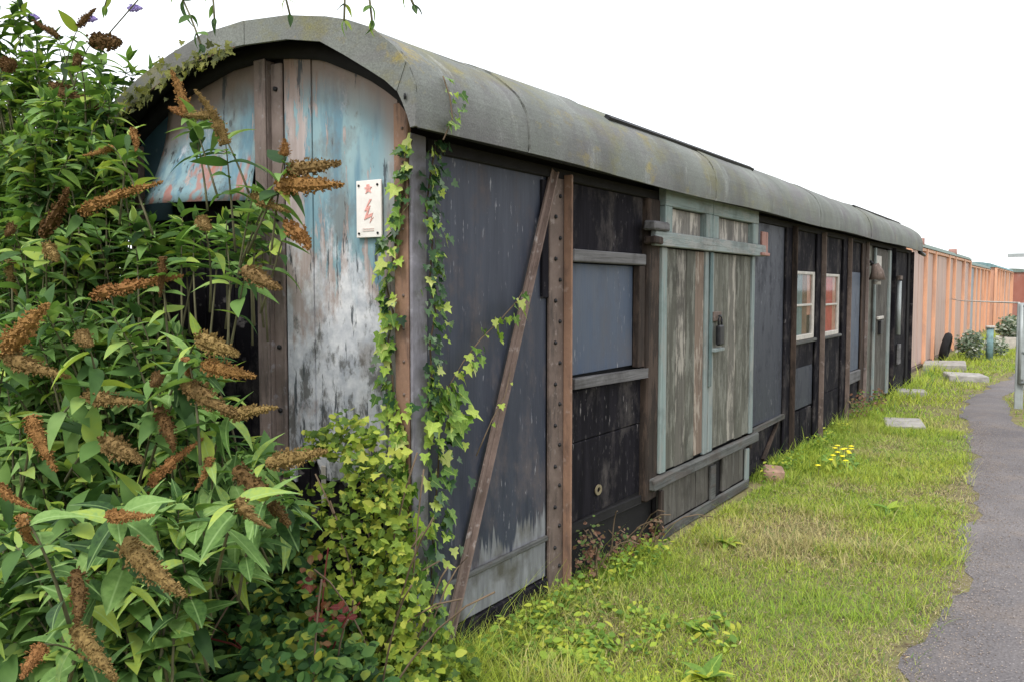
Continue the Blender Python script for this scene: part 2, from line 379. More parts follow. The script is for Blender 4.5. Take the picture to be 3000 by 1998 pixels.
mk('ground', np.stack([GX, GY, GZ], -1).reshape(-1, 3), [(i*ny+j, (i+1)*ny+j, (i+1)*ny+j+1, i*ny+j+1) for i in range(nx-1) for j in range(ny-1)], ground_mat(), None, True)['kind'] = 'structure'
pv = []; ys = np.arange(-6, 30.01, .12)
for Y in ys:
    l, r = path_edges(Y); l += .05*math.sin(Y*3.1)+.035*math.sin(Y*7.7+1)+random.uniform(-.03, .03); r += .06*math.sin(Y*2.3+2)+random.uniform(-.03, .03)
    for t in (0, .12, .5, .88, 1): pv.append((l+(r-l)*t, Y, .004+.02*math.sin(math.pi*t)))
mk('path', pv, [(i*5+k, i*5+k+1, i*5+k+6, i*5+k+5) for i in range(len(ys)-1) for k in range(4)], asphalt_mat(), None, True)['kind'] = 'structure'

# ---------------------------------------------------------------- the old railway van body
van = empty('railway_van', (0, 0, 0), 'long derelict dark railway van body with arched grey felt roof, standing in the grass', 'railway van')
YE = 12.65; XC = -.75
box('dark_interior', (-1.72, -.07), (.06, YE-.05), (.05, 2.33), 'innerdark', van, 0)  # black block added to stand in for the unlit van interior
# roof: deck, felt sheets, gable flashings, rain strips
half = [(.15, 2.19), (.152, 2.25), (.143, 2.34), (.112, 2.42), (.06, 2.482), (-.056, 2.568), (-.17, 2.613), (-.292, 2.646), (-.5, 2.685), (-.75, 2.703)]
def smooth_prof(p, k=3):
    o = []
    for i in range(len(p)-1):
        a, b, c, d = [Vector(p[max(0, min(len(p)-1, j))]) for j in (i-1, i, i+1, i+2)]
        for q in range(k):
            u = q/k; v = .5*((2*b)+(c-a)*u+(2*a-5*b+4*c-d)*u*u+(3*b-a-3*c+d)*u**3); o.append((v.x, v.y))
    return o+[tuple(p[-1])]
left = [(-1.02, 2.69), (-1.25, 2.635), (-1.48, 2.56), (-1.64, 2.49), (-1.76, 2.42), (-1.84, 2.35), (-1.885, 2.28), (-1.90, 2.24), (-1.90, 2.19)]   # sagged far side
prof = half+left; fine2 = smooth_prof(prof)
def offs(p, d):
    o = []
    for i, (x, z) in enumerate(p):
        a = p[max(i-1, 0)]; b = p[min(i+1, len(p)-1)]; tx, tz = b[0]-a[0], b[1]-a[1]; q = math.hypot(tx, tz)
        o.append((x+tz/q*d*1, z-tx/q*d))
    return o
def shell(name, p0, p1, y0, y1, mat, parent, seg=1, wob=0, smooth=False):
    n = len(p0); V = []; F = []
    for s in range(seg+1):
        y = y0+(y1-y0)*s/seg
        for P in (p0, p1):
            for i, (x, z) in enumerate(P):
                dz = wob*math.sin(y*1.9+i*.27)+random.uniform(-wob, wob)*.15
                V.append((x+dz*.3, y+(random.uniform(-wob, wob) if s in (0, seg) else 0), z+dz))
    for s in range(seg):
        a = s*2*n; b = (s+1)*2*n
        for i in range(n-1):
            F.append((a+i, a+i+1, b+i+1, b+i)); F.append((a+n+i, b+n+i, b+n+i+1, a+n+i+1))
        F.append((a, b, b+n, a+n)); F.append((a+n-1, a+2*n-1, b+2*n-1, b+n-1))
    for e, fl in ((0, 0), (seg*2*n, 1)):
        for i in range(n-1):
            q = (e+i, e+n+i, e+n+i+1, e+i+1); F.append(q if not fl else q[::-1])
    return mk(name, V, F, M[mat], parent, smooth)
roof = shell('roof', offs(prof, .0), offs(prof, -.025), -.12, YE+.1, 'innerdark', van, 1)
seams = [-.16, .62, 1.40, 3.03, 4.25, 5.95, 7.1, 8.45, 10.5, YE+.12]
for i in range(len(seams)-1):
    o = .004+.007*(i % 2); ov = .03
    shell('roof_sheet', offs(fine2, -.001), offs(fine2, o+.002), seams[i], seams[i+1]+(ov if i < len(seams)-2 else 0)*(i % 2)-(0 if i % 2 else .004), 'roof', roof, max(2, int((seams[i+1]-seams[i])/.2)), .006)
outer2 = offs(prof, .010)
ix = [(.136, 2.187), (.122, 2.23), (.100, 2.28), (.075, 2.325), (.02, 2.37), (-.07, 2.425), (-.19, 2.495), (-.317, 2.564), (-.5, 2.60), (-.75, 2.615)]
inner2 = ix+[(-1.025, 2.612), (-1.25, 2.555), (-1.48, 2.48), (-1.625, 2.415), (-1.735, 2.355), (-1.81, 2.295), (-1.855, 2.24), (-1.875, 2.215), (-1.885, 2.187)]
cuts = [(0, 3), (3, 7), (7, 9), (9, 10), (10, 13), (13, 18)]
for q, (a, b) in enumerate(cuts):
    po = outer2[a:b+1]; pi = inner2[a:b+1]; n = len(po); y0 = -.175-.003*(q % 2); y1 = -.161; g = .004
    V = [(x, y, z) for P in (po, pi) for y in (y0, y1) for x, z in P]
    F = []
    for i in range(n-1):
        F += [(i, i+1, 2*n+i+1, 2*n+i), (n+i, 3*n+i, 3*n+i+1, n+i+1), (i, n+i, n+i+1, i+1), (2*n+i, 2*n+i+1, 3*n+i+1, 3*n+i)]
    F += [(0, 2*n, 3*n, n), (n-1, 2*n-1, 4*n-1, 3*n-1)]
    cx = sum(v[0] for v in V)/len(V); V = [(cx+(v[0]-cx)*.996, v[1], v[2]) for v in V]
    mk('gable_flashing', V, F, M['roof'], roof)
tube('nail_stain', [(.118, -.18, 2.30), (.116, -.183, 2.30)], .012, 'iron', roof)
bar('rain_strip', (.022, 1.65, 2.522), (-.022, 4.35, 2.55), .03, .020, 'iron', roof, (.55, 0, .83))
bar('rain_strip', (-.05, 8.4, 2.572), (-.12, 12.2, 2.60), .03, .022, 'iron', roof, (.5, 0, .86))

# end wall
def arch(x):
    k = [(-1.82, 2.26), (-1.76, 2.31), (-1.65, 2.38), (-1.48, 2.465), (-1.25, 2.54), (-1.02, 2.595), (-.75, 2.612), (-.466, 2.566), (-.2, 2.452), (-.067, 2.37), (.0, 2.31), (.06, 2.2)]
    return float(np.interp(x, [a[0] for a in k], [a[1] for a in k]))
def sheet_arch(name, x0, x1, zb, y, th, mat, parent, bulge=None, rag=0, n=9):
    xs = np.linspace(x0, x1, n); rows = 10; V = []; F = []
    for s in (0, 1):
        for x in xs:
            zt = arch(x); b0 = zb+(random.uniform(-rag, rag))
            for r in range(rows):
                z = b0+(zt-b0)*r/(rows-1); yy = y+s*th+(bulge(x, z) if bulge else 0)
                V.append((x, yy, z))
    m = n*rows
    for i in range(n-1):
        for r in range(rows-1):
            a = i*rows+r; F.append((a, a+rows, a+rows+1, a+1)); F.append((m+a, m+a+1, m+a+rows+1, m+a+rows))
    for i in range(n-1): F.append((i*rows, m+i*rows, m+(i+1)*rows, (i+1)*rows)); F.append((i*rows+rows-1, (i+1)*rows+rows-1, m+(i+1)*rows+rows-1, m+i*rows+rows-1))
    for r in range(rows-1): F.append((r, r+1, m+r+1, m+r)); a = (n-1)*rows; F.append((a+r, m+a+r, m+a+r+1, a+r+1))
    return mk(name, V, F, M[mat], parent, bulge is not None)
endw = box('end_wall', (-1.74, -.03), (.03, .055), (.1, 2.2), 'dark', van, 0, 0)
sheet_arch('end_backing', -1.75, -.04, 1.5, .02, .008, 'dark', endw, n=21)
sheet_arch('end_sheet', -.533, -.068, .80, -.004, .02, 'end', endw, rag=.05, n=11)
sheet_arch('end_sheet', -.662, -.537, .86, -.010, .022, 'end', endw, rag=.03)
sheet_arch('end_sheet', -.703, -.667, .75, -.004, .02, 'end', endw, rag=.01, n=4)
def bul(x, z):
    t = max(0, 1-(z-2.0)/.5); l = min(1, max(0, (-.86-x)/.2)); return -.15*t*t*(.45+.55*l)-.03*math.sin((x+1.5)*9)*t
sheet_arch('loose_sheet', -1.49, -.868, 1.985, -.008, .006, 'end2', endw, bul, 0, 15)
box('end_sheet', (-1.1, -.87), (-.006, .012), (2.36, 2.37), 'dark', endw, 0, 0)
sheet_arch('end_sheet', -1.74, -1.50, 1.93, .004, .012, 'tealwall', endw)
for i in range(8):
    x = -1.675+i*.101; box('end_board', (x+.002, x+.098), (.008+random.uniform(0, .004), .028), (.12, 1.99+random.uniform(-.03, .03)), 'black', endw, .003)
for i in range(6):
    x = -.70+i*.105; box('end_board', (x+.002, x+.102), (.008+random.uniform(0, .004), .028), (.12, .95), 'black', endw, .003)
# arched rib under the roof edge
xs = np.linspace(-1.80, .02, 29); V = []; F = []
for y in (-.035, .03):
    for x in xs: V += [(x, y, arch(x)-.018), (x, y, arch(x)+.05)]
m = len(xs)*2
for i in range(len(xs)-1):
    a = 2*i; F += [(a, a+2, a+3, a+1), (m+a, m+a+1, m+a+3, m+a+2), (a, m+a, m+a+2, a+2), (a+1, a+3, m+a+3, m+a+1)]
mk('arch_rib', V, F, M['dark'], endw, True)
# stanchion: channel of two flanges and web, with bolts
st = box('stanchion', (-.845, -.775), (-.05, -.036), (.12, 2.59), 'stan', van)
box('web', (-.789, -.775), (-.035, .02), (.12, 2.585), 'stan', st); box('foot_flange', (-.774, -.708), (-.016, -.002), (.12, 2.57), 'stan', st)
for z in np.arange(.5, 2.5, .28): tube('bolt', [(-.74, -.0165, z), (-.74, -.026, z)], .011, 'iron', st, 6)
# corner angle
ca = box('corner_post', (-.068, .004), (-.032, -.006), (.1, 2.32), 'rust', van)
box('side_flange', (.006, .02), (-.030, .07), (.1, 2.2), 'greystrip', ca)
bm = bmesh.new()
for z in np.arange(.4, 2.25, .13): bmesh.ops.create_icosphere(bm, subdivisions=1, radius=.007, matrix=Matrix.Translation((-.02, -.033, z)))
from_bm('rivets', bm, M['rust2'], ca, True)['kind'] = 'stuff'
box('corner_post', (-1.78, -1.71), (-.03, .02), (.1, 2.3), 'rust2', van)
tube('conduit', [(-.135, -.02, .35), (-.133, -.02, 1.2), (-.136, -.02, 1.62)], .009, 'galv', van)
box('offcut_strip', (-.50, -.475), (-.02, -.008), (.67, .84), 'frame', van)

# long side. X = 0 is the panel plane
def panel(y0, y1, z0, z1, mat, x=-.012, th=.02, **k): return box('side_panel', (x-th, x), (y0, y1), (z0, z1), mat, van, k.get('bev', .003), k.get('jit', .002))
box('cant_rail', (-.06, .012), (.09, YE), (2.145, 2.20), 'dark', van)  # rail coloured dark to paint in the shadow band under the eaves
box('sole_bar', (-.06, -.022), (.02, YE), (.03, .36), 'dark', van)
panel(.09, 1.06, .14, 2.15, 'navy')
box('bead', (-.011, .008), (.10, 1.06), (.325, .352), 'ledger', van, .006)
box('bottom_rail', (-.03, .004), (.05, 1.06), (.05, .132), 'black', van)
strut = bar('diagonal_strut', (.006, .195, .12), (.006, 1.085, 2.18), .030, .010, 'strut', van, (1, 0, 0))
bar('strut_flange', (.017, .206, .11), (.017, 1.096, 2.17), .007, .022, 'strut', strut, (1, 0, 0))
def post(y0, y1, m1='rust2', m2='rust', z0=.05, z1=2.17, deep=.05, riv=True):
    p = box('post', (-.01, .010), (y0, y1), (z0, z1), m1, van)
    box('flange', (.011, .011+deep), (y1-.03, y1-.016), (z0, z1), m2, p)
    if riv:
        bm = bmesh.new()
        for i, z in enumerate(np.arange(z0+.12, z1-.05, .105)):
            bmesh.ops.create_icosphere(bm, subdivisions=1, radius=.012, matrix=Matrix.Translation((.012, y0+(.05 if i % 2 else y1-y0-.065), z)))
        from_bm('rivets', bm, M['iron'], p, True)['kind'] = 'stuff'
    return p
post(1.065, 1.225)
box('post_packer', (-.02, .004), (1.0, 1.062), (1.55, 2.13), 'black', van)
# bay two: dark top board, faded blue recessed sheet, dark lower boards
panel(1.228, 2.215, 1.805, 2.143, 'black')
box('rail', (-.02, .022), (1.29, 2.20), (1.735, 1.80), 'railwood', van, .006, .004)
panel(1.228, 2.12, 1.135, 1.73, 'blue', -.03)
box('window_post', (-.03, .012), (2.125, 2.212), (1.12, 1.73), 'jamb', van)
sill = bar('sill', (-.012, 1.28, 1.10), (-.012, 2.21, 1.085), .055, .05, 'railwood', van, (1, 0, 0))
for z0, z1 in ((.775, 1.055), (.345, .773)): panel(1.228, 2.215, z0, z1-.003, 'black', -.012+random.uniform(-.004, .004), bev=.005)
V = []; F = []
for i in range(16):
    a = 6.2832*i/16
    for rr_, xx in ((.030, -.010), (.030, -.004), (.015, -.004), (.015, -.010)): V.append((xx, 1.64+rr_*1.3*math.cos(a), .47+rr_*math.sin(a)))
    F += [(4*i+k, 4*i+(k+1) % 4, 4*((i+1) % 16)+(k+1) % 4, 4*((i+1) % 16)+k) for k in range(4)]
mk('yellow_roundel', V, F, plain('yellowed_paint', (.20, .165, .10), .8), van)
bar('bottom_rail', (-.03, 1.23, .32), (-.03, 2.21, .30), .05, .03, 'dark', van, (1, 0, 0))  # coloured near black to read as the shaded void below the boards
# door jambs
box('door_jamb', (-.03, .028), (2.222, 2.392), (.28, 2.143), 'jamb', van, .01, .006)
box('door_jamb', (-.03, .02), (4.31, 4.36), (.28, 2.143), 'jamb', van, .008, .004)
def door_leaf(y0, y1, npl, edge_l, edge_r, looks, z0=.425, z1=1.852):
    d = box('door', (-.02, .012), (y0, y1), (z0, 2.225), 'dark', van, 0, 0)
    box('stile', (.014, .042), (y0, y0+.085), (z0, z1), edge_l, d); box('stile', (.014, .042), (y1-.075, y1), (z0, z1), edge_r, d)
    w = (y1-y0-.16)/npl
    for i in range(npl):
        a = y0+.085+i*w; box('plank', (.014, .033+random.uniform(-.005, .005)), (a+.003, a+w-.003), (z0+random.uniform(0, .015), z1-.003), looks[i % len(looks)], d, .004)
    box('top_frame', (.014, .064), (y0, y1), (2.11, 2.222), 'tealh', d); box('frame_post', (.014, .062), (y0, y0+.11), (1.947, 2.108), 'teal', d)
    box('frame_post', (.014, .062), (y1-.13, y1), (1.947, 2.108), 'teal', d); box('upper_panel', (.014, .020), (y0+.113, y1-.133), (1.947, 2.106), 'oldpanel', d)
    return d
d1 = door_leaf(2.40, 3.245, 4, 'teal', 'tealgrey', ('greywood', 'palewood', 'greywood', 'pinkwood')); d2 = door_leaf(3.26, 4.30, 5, 'tealgrey', 'tealgrey', ('greywood', 'greywood', 'palewood', 'greywood', 'greywood'))
box('cover_strip', (.043, .055), (3.235, 3.285), (.9, 1.85), 'tealdark', d1)
hb = box('cross_bar', (.044, .078), (2.21, 4.46), (1.856, 1.945), 'tealg2', van, .005, .003)
box('bar_bracket', (.02, .10), (4.30, 4.50), (1.86, 1.885), 'rustred', hb); box('bar_hook', (.04, .06), (4.42, 4.58), (1.875, 2.06), 'rustred', hb)
box('bar_block', (.03, .10), (2.14, 2.39), (1.947, 2.0), 'railwood', hb, .01, .006); box('bar_end', (.02, .095), (2.16, 2.30), (1.865, 1.91), 'jamb', hb, .008, .004)
# padlock and hasp
lk = box('hasp', (.045, .062), (3.30, 3.46), (1.36, 1.43), 'rust2', d2)
pdl = box('padlock', (.064, .10), (3.315, 3.415), (1.19, 1.335), 'iron', lk, .014)
tube('shackle', [(.082, 3.335, 1.33), (.082, 3.335, 1.375), (.082, 3.35, 1.40), (.082, 3.38, 1.40), (.082, 3.395, 1.375), (.082, 3.395, 1.33)], .009, 'iron', lk)
box('door_catch', (.045, .08), (3.28, 3.48), (1.145, 1.17), 'tealgrey', d2)
# ledger and lower flap
lg = box('door_ledger', (.014, .066), (2.26, 4.40), (.345, .415), 'ledger', van, .008, .004)
fl = box('lower_flap', (-.01, .012), (2.40, 4.18), (.04, .343), 'dark', van, 0, 0)
ws = [2.40, 2.62, 2.84, 3.05, 3.25, 3.42, 3.60, 3.78, 3.98, 4.18]
for i in range(9):
    if i == 5: continue
    box('plank', (.014, .034+random.uniform(-.004, .004)), (ws[i]+.003, ws[i+1]-.003), (.075, .342), 'darkwood', fl)
box('flap_rail', (.036, .06), (2.41, 4.17), (.0, .072), 'ledger', fl, .006, .004); box('flap_post', (.036, .06), (2.38, 2.43), (.07, .32), 'jamb', fl); box('flap_post', (.036, .056), (3.30, 3.40), (.07, .32), 'ledger', fl); box('flap_post', (.036, .056), (4.10, 4.18), (.07, .32), 'tealgrey', fl)
# navy bay
panel(4.37, 5.33, .44, 2.143, 'navy2')
bar('bottom_rail', (-.01, 4.41, .415), (-.01, 5.33, .43), .035, .03, 'ledger', van, (1, 0, 0))
box('side_panel', (-.05, -.02), (4.36, 5.33), (.12, .40), 'black', van)
bar('bottom_brace', (-.012, 4.75, .12), (-.012, 5.2, .40), .03, .02, 'jamb', van, (1, 0, 0))
post(5.34, 5.54, 'black', 'jamb', deep=.05, riv=False)
def window(y0, y1, z0, z1, curts, mull=True):
    wn = box('window', (-.035, -.03), (y0, y1), (z0, z1), 'dark', van, 0, 0)
    box('frame', (-.028, .000), (y0, y0+.03), (z0, z1), 'frame', wn); box('frame', (-.028, .006), (y1-.07, y1), (z0, z1), 'frame', wn)
    box('frame', (-.028, .006), (y0+.041, y1-.071), (z1-.03, z1), 'frame', wn); box('sill', (-.028, .016), (y0+.041, y1-.071), (z0, z0+.045), 'frame', wn)
    a, b = y0+.042, y1-.072
    if mull: box('glazing_bar', (-.022, .002), (a, b), ((z0+z1)/2-.01, (z0+z1)/2+.012), 'frame', wn)
    for (f0, f1, g0, g1, cm) in curts:
        n = 14; V = []
        for i in range(n+1):
            y = a+(b-a)*(f0+(f1-f0)*i/n)
            for z in (z0+(z1-z0)*g0+.03, z0+(z1-z0)*g1-.02): V.append((-.020+.004*math.sin(i*1.9), y, z))
        mk('curtain', V, [(2*i, 2*i+2, 2*i+3, 2*i+1) for i in range(n)], M[cm], wn, True)
    halfs = ((z0+.046, (z0+z1)/2-.011), ((z0+z1)/2+.013, z1-.031)) if mull else ((z0+.046, z1-.031),)
    for q0, q1 in halfs: box('pane', (-.013, -.010), (a, b), (q0, q1), 'glass', wn, 0, 0)
    return wn
window(5.56, 6.40, 1.10, 1.76, [(0, .55, 0, 1, 'curt_teal'), (.55, .8, 0, 1, 'curt_brown'), (.8, 1, .3, 1, 'curt_pink')])
panel(5.56, 6.45, 1.765, 2.143, 'black'); panel(5.56, 6.45, .83, 1.06, 'black'); panel(5.56, 6.45, .42, .825, 'navy2', -.016)
box('window_ledge', (-.02, .03), (5.56, 6.45), (1.062, 1.095), 'ledger', van, .006, .004); panel(6.405, 6.45, 1.10, 1.76, 'jamb')
for i in range(4): box('bottom_board', (-.05, -.015), (5.56+i*.22, 5.76+i*.22), (.05, .40), 'black', van)
post(6.47, 6.66, 'black', 'rust2', deep=.05, riv=False)
window(6.72, 7.52, 1.09, 1.75, [(0, .75, 0, 1, 'curt_red'), (.75, 1, 0, 1, 'curt_pink')])
panel(6.68, 7.66, 1.755, 2.143, 'black'); panel(6.68, 7.66, .47, 1.06, 'black'); panel(7.53, 7.66, 1.09, 1.75, 'black')
box('window_ledge', (-.02, .026), (6.70, 7.60), (1.058, 1.088), 'ledger', van, .006, .004)
box('bottom_board', (-.04, -.015), (6.68, 7.66), (.05, .465), 'black', van)
post(7.68, 7.92, 'black', 'rust2', deep=.05, riv=False)
panel(7.95, 8.72, 1.79, 2.143, 'black'); panel(7.95, 8.72, .60, 1.785, 'blue'); box('bottom_rail', (-.02, .02), (7.95, 8.74), (.46, .595), 'railwood', van, .01, .005); panel(7.95, 8.72, .1, .455, 'black')
post(8.75, 8.98, 'jamb', 'stan', deep=.04, riv=False)
panel(9.0, 9.42, .1, 2.143, 'greywood', -.004)
dr = box('door', (-.02, .012), (9.45, 10.5), (.12, 2.12), 'darkwood', van, 0, 0)
for i in range(4): box('plank', (.014, .03), (9.53+i*.22, 9.74+i*.22), (.15, 2.1), 'darkwood', dr)
box('stile', (.014, .05), (10.42, 10.55), (.12, 2.12), 'tealgrey', dr); box('stile', (.014, .04), (9.45, 9.52), (.12, 2.12), 'tealgrey', dr)
box('notice_plate', (.032, .04), (9.50, 9.85), (1.72, 2.02), 'frame', dr); box('lock_case', (.032, .07), (9.75, 9.95), (.98, 1.16), 'iron', dr); box('lock_plate', (.032, .06), (9.62, 10.0), (1.18, 1.22), 'frame', dr)
panel(10.6, YE-.2, .2, 2.143, 'black')
post(10.62, 10.9, 'black', 'black', deep=.05, riv=False)
tube('downpipe', [(.03, 11.4, .9), (.03, 11.4, 1.7)], .035, 'galv', van); box('bracket', (.0, .06), (11.3, 11.5), (1.72, 1.78), 'rust2', van)
box('hanging_plate', (.0, .03), (11.5, 11.7), (.45, .75), 'railwood', van)
post(YE-.3, YE-.06, 'dark', 'black', deep=.05, riv=False)
tube('gutter_spout', [(.12, YE+.02, 2.17), (.13, YE+.5, 2.14)], .03, 'iron', van)

# things fixed to the van
sg = empty('warning_sign', (-.207, -.02, 1.80), 'white metal warning plate with red lightning bolt on the blue peeling end wall', 'sign')
at(box('plate', (-.273, -.140), (-.024, -.014), (1.803, 2.033), 'white', None, .002, 0), sg)
def flat(name, pts, y, mat):
    n = len(pts); V = [(x, y, z) for x, z in pts]+[(x, y+.002, z) for x, z in pts]
    F = [tuple(range(n)), tuple(range(2*n-1, n-1, -1))]+[(i, n+i, n+(i+1) % n, (i+1) % n) for i in range(n)]
    return at(mk(name, V, F, M[mat]), sg)
cx, cz = -.207, 1.905
flat('lightning_bolt', [(cx-.002+a*.9, cz+b) for a, b in ((.012, .052), (-.020, .004), (-.003, .008), (-.022, -.030), (.022, -.018), (.010, -.046), (.034, -.020), (.016, -.034), (.030, -.004), (-.002, -.012), (.016, .026), (-.004, .020), (.024, .050))], -.0265, 'red')
flat('emblem', [(cx+a, cz+.092+b) for a, b in ((-.008, .018), (.006, .020), (.008, .010), (.022, .008), (.010, -.002), (.018, -.016), (.002, -.010), (-.014, -.018), (-.008, -.002), (-.020, .006), (-.008, .009))], -.0265, 'red')
for dz in (-.068, -.076): flat('small_print', [(cx-.03, cz+dz), (cx+.03, cz+dz), (cx+.03, cz+dz+.003), (cx-.03, cz+dz+.003)], -.0262, 'pinkprint')
for a, b in ((-.05, .108), (.05, .108), (-.05, -.085), (.05, -.085)): at(tube('screw', [(cx+a, -.0245, cz+b), (cx+a, -.028, cz+b)], .005, 'iron', None, 8), sg)
lp = empty('wall_lamp', (.02, 9.05, 1.7), 'small rusty dome lamp fixed under the eaves near the far door', 'lamp')
at(tube('shade', [(.05, 9.05, 1.90), (.10, 9.05, 1.88), (.13, 9.05, 1.80), (.13, 9.05, 1.70)], lambda t: .03+.07*t, 'rust2', None, 12), lp)
at(tube('arm', [(.0, 9.05, 1.92), (.05, 9.05, 1.93), (.08, 9.05, 1.90)], .018, 'iron', None, 8), lp)
at(tube('bulb', [(.13, 9.05, 1.69), (.13, 9.05, 1.64)], .045, 'frame', None, 8), lp)

# ---------------------------------------------------------------- orange van bodies further along
def orange_van(y0, y1, top, label, bays, vents=(), x=-.33, pmat='or1', door=None, roofm='greengrey', postm='or2', w=1.6):
    o = empty('orange_van', (x, y0, 0), label, 'van body', 'van bodies along the path')
    at(box('body', (x-w, x-.03), (y0, y1), (.05, top-.04), pmat, None, .01, 0), o)
    ys = np.linspace(y0, y1, bays+1); ys[1:-1] += np.array([random.uniform(-.35, .35) for _ in range(bays-1)])
    for i in range(bays):
        m = 'bluegrey' if door == i else random.choice((pmat, 'or1', 'or4'))
        n = 3; e = (ys[i+1]-ys[i]-.1)/n
        for k in range(n): at(box('panel', (x-.028, x+random.uniform(-.006, .004)), (ys[i]+.06+k*e, ys[i]+.06+(k+1)*e-.015), (.08, top-.12), m, None), o)
    for i, y in enumerate(ys):
        at(box('post', (x-.02, x+.07), (y-.05, y+.05), (.02, top-.06), postm, None), o)
    at(box('sole_bar', (x-.02, x+.03), (y0+.06, y1-.06), (-.02, .07), 'rust2', None), o)
    at(box('cant_rail', (x-.02, x+.05), (y0, y1), (top-.115, top-.055), postm, None), o)
    V = []; n = 9
    for y in (y0-.08, y1+.08):
        for k in range(n):
            t = math.pi*k/(n-1); V.append((x-w/2+(w/2+.08)*math.cos(t), y, top-.05+.22*math.sin(t)))
    rf = at(mk('roof', V, [(k, k+1, n+k+1, n+k) for k in range(n-1)]+[tuple(range(n-1, -1, -1)), tuple(range(n, 2*n)), (0, n, 2*n-1, n-1)], M[roofm], None, False), o)
    for vy in vents: at(tube('vent_pipe', [(x-.05, vy, top-.05), (x-.05, vy, top+.14)], .1, 'rustred', None, 8), o)
    return o
orange_van(14.6, 25.8, 2.44, 'nearest salmon orange van body just behind the dark van', 6, (16.3, 22.1))
orange_van(26.3, 35.5, 2.36, 'middle orange van body beyond the grey green shrub', 6, (), pmat='or3', door=1, x=-.50)
orange_van(36.2, 47.5, 2.45, 'farther orange van body with teal roof edge', 7, (), pmat='or3', door=4, roofm='curt_teal')
orange_van(53, 66, 2.5, 'farthest dark red brown van body at the right edge of view', 6, (), pmat='redbrown', postm='redbrown', x=.2)

# ---------------------------------------------------------------- slabs, brick, gate, rail, post, far clutter
def slab(name, c, s, rz, h, mat, label, cat, grp=None):
    bm = bmesh.new(); bm_box(bm, (-s[0]/2, s[0]/2), (-s[1]/2, s[1]/2), (-.03, h), .015, .012)
    o = from_bm(name, bm, M[mat]); o.location = (*c, 0); o.rotation_euler = (R(random.uniform(-2, 2)), R(random.uniform(-2, 2)), rz); return tag(o, label, cat, grp)
slab('concrete_slab', (.14, 16.3), (.75, .9), .1, .13, 'concrete', 'thick grey concrete slab lying against the nearest orange van body', 'slab', 'slabs in the grass')
slab('concrete_slab', (.68, 14.4), (.62, .8), .25, .10, 'concrete', 'pale concrete slab between the orange van and the path bend', 'slab', 'slabs in the grass')
slab('concrete_slab', (.60, 8.25), (.42, .6), .2, .05, 'concrete', 'flat grey slab sunk in grass beside the path near the blue panel', 'slab', 'slabs in the grass')
slab('concrete_slab', (.2, 11.6), (.4, .5), .2, .07, 'concrete', 'small slab step at the far end of the dark van', 'slab', 'slabs in the grass')
slab('broken_brick', (.13, 4.62), (.16, .26), .3, .09, 'brick', 'broken brick lump at the wall foot just past the plank doors', 'brick')
g = empty('metal_gate', (1.66, 10.6, 0), 'pale grey metal gate leaf standing open at the right edge of the path', 'gate')
for zz in (.35, .75, 1.36): at(tube('gate_rail', [(1.66, 10.6, zz), (2.9, 10.15, zz)], .025, 'galv', None, 8), g)
for t in np.linspace(0, 1, 9): at(tube('gate_bar', [(1.66+1.24*t, 10.6-.45*t, .34), (1.66+1.24*t, 10.6-.45*t, 1.38)], .03 if t in (0, 1) else .014, 'galv', None, 8), g)
at(box('gate_post', (1.60, 1.70), (10.62, 10.72), (-.05, 1.40), 'galv', None, .01), g)
at(box('gate_sheet', (1.67, 1.95), (10.575, 10.583), (.40, 1.34), 'galv', None, .001), g)
tag(tube('guard_rail', [(1.62, 10.66, 1.40), (.9, 14.5, 1.36), (.2, 18.5, 1.32), (-.26, 21.0, 1.33)], .012, 'frame', None, 6), 'thin white rope rail running from the gate to the orange van', 'rail')
sp = empty('sign_post', (2.5, 10.4, 0), 'tall grey post with an arm reaching in from the right edge above the gate', 'post')
at(tube('pole', [(2.5, 10.4, -.05), (2.5, 10.4, 2.35)], .04, 'galv', None, 10), sp); at(box('arm', (1.48, 2.46), (10.38, 10.42), (2.0, 2.045), 'galv', None), sp); at(box('finial', (1.66, 1.76), (10.38, 10.42), (2.2, 2.26), 'galv', None), sp)
tp = empty('teal_post', (.72, 19.1, 0), 'short teal painted post beside the grey green shrub in front of the orange vans', 'post')
at(tube('shaft', [(.72, 19.1, -.02), (.72, 19.1, .72)], .07, 'curt_teal', None, 10), tp); at(tube('cap', [(.72, 19.1, .72), (.72, 19.1, .77)], .095, 'frame', None, 10), tp)
ty = empty('tyre', (-.02, 18.2, .3), 'black tyre leaning on the orange van behind the concrete slab', 'tyre')
V = []; F = []
for i in range(20):
    for k in range(8):
        a, b = 2*math.pi*i/20, 2*math.pi*k/8; r = .25+.08*math.cos(b); V.append((-.06+.08*math.sin(b)+.05*math.sin(a), 18.2+r*math.cos(a), .31+r*math.sin(a)))
        F.append((i*8+k, i*8+(k+1) % 8, ((i+1) % 20)*8+(k+1) % 8, ((i+1) % 20)*8+k))
at(mk('tread', V, F, M['dark'], None, True), ty)
V = [(-.05, 18.2+.17*math.cos(2*math.pi*i/16), .31+.17*math.sin(2*math.pi*i/16)) for i in range(16)]; at(mk('hub', V+[(v[0]+.03, v[1], v[2]) for v in V], [tuple(range(16)), tuple(range(31, 15, -1))]+[(i, (i+1) % 16, 16+(i+1) % 16, 16+i) for i in range(16)], M['iron']), ty)
pb = empty('planter_box', (.85, 24, 0), 'pale low planter box with bushy plants far along the path', 'planter')
for nm, x, y in (('side', (.55, 1.15), (23.7, 23.75)), ('side', (.55, 1.15), (24.6, 24.65)), ('side', (.55, .6), (23.76, 24.59)), ('side', (1.1, 1.15), (23.76, 24.59))): at(box(nm, x, y, (0, .30), 'frame', None), pb)
at(box('soil', (.61, 1.09), (23.76, 24.59), (.02, .25), 'brick', None), pb)

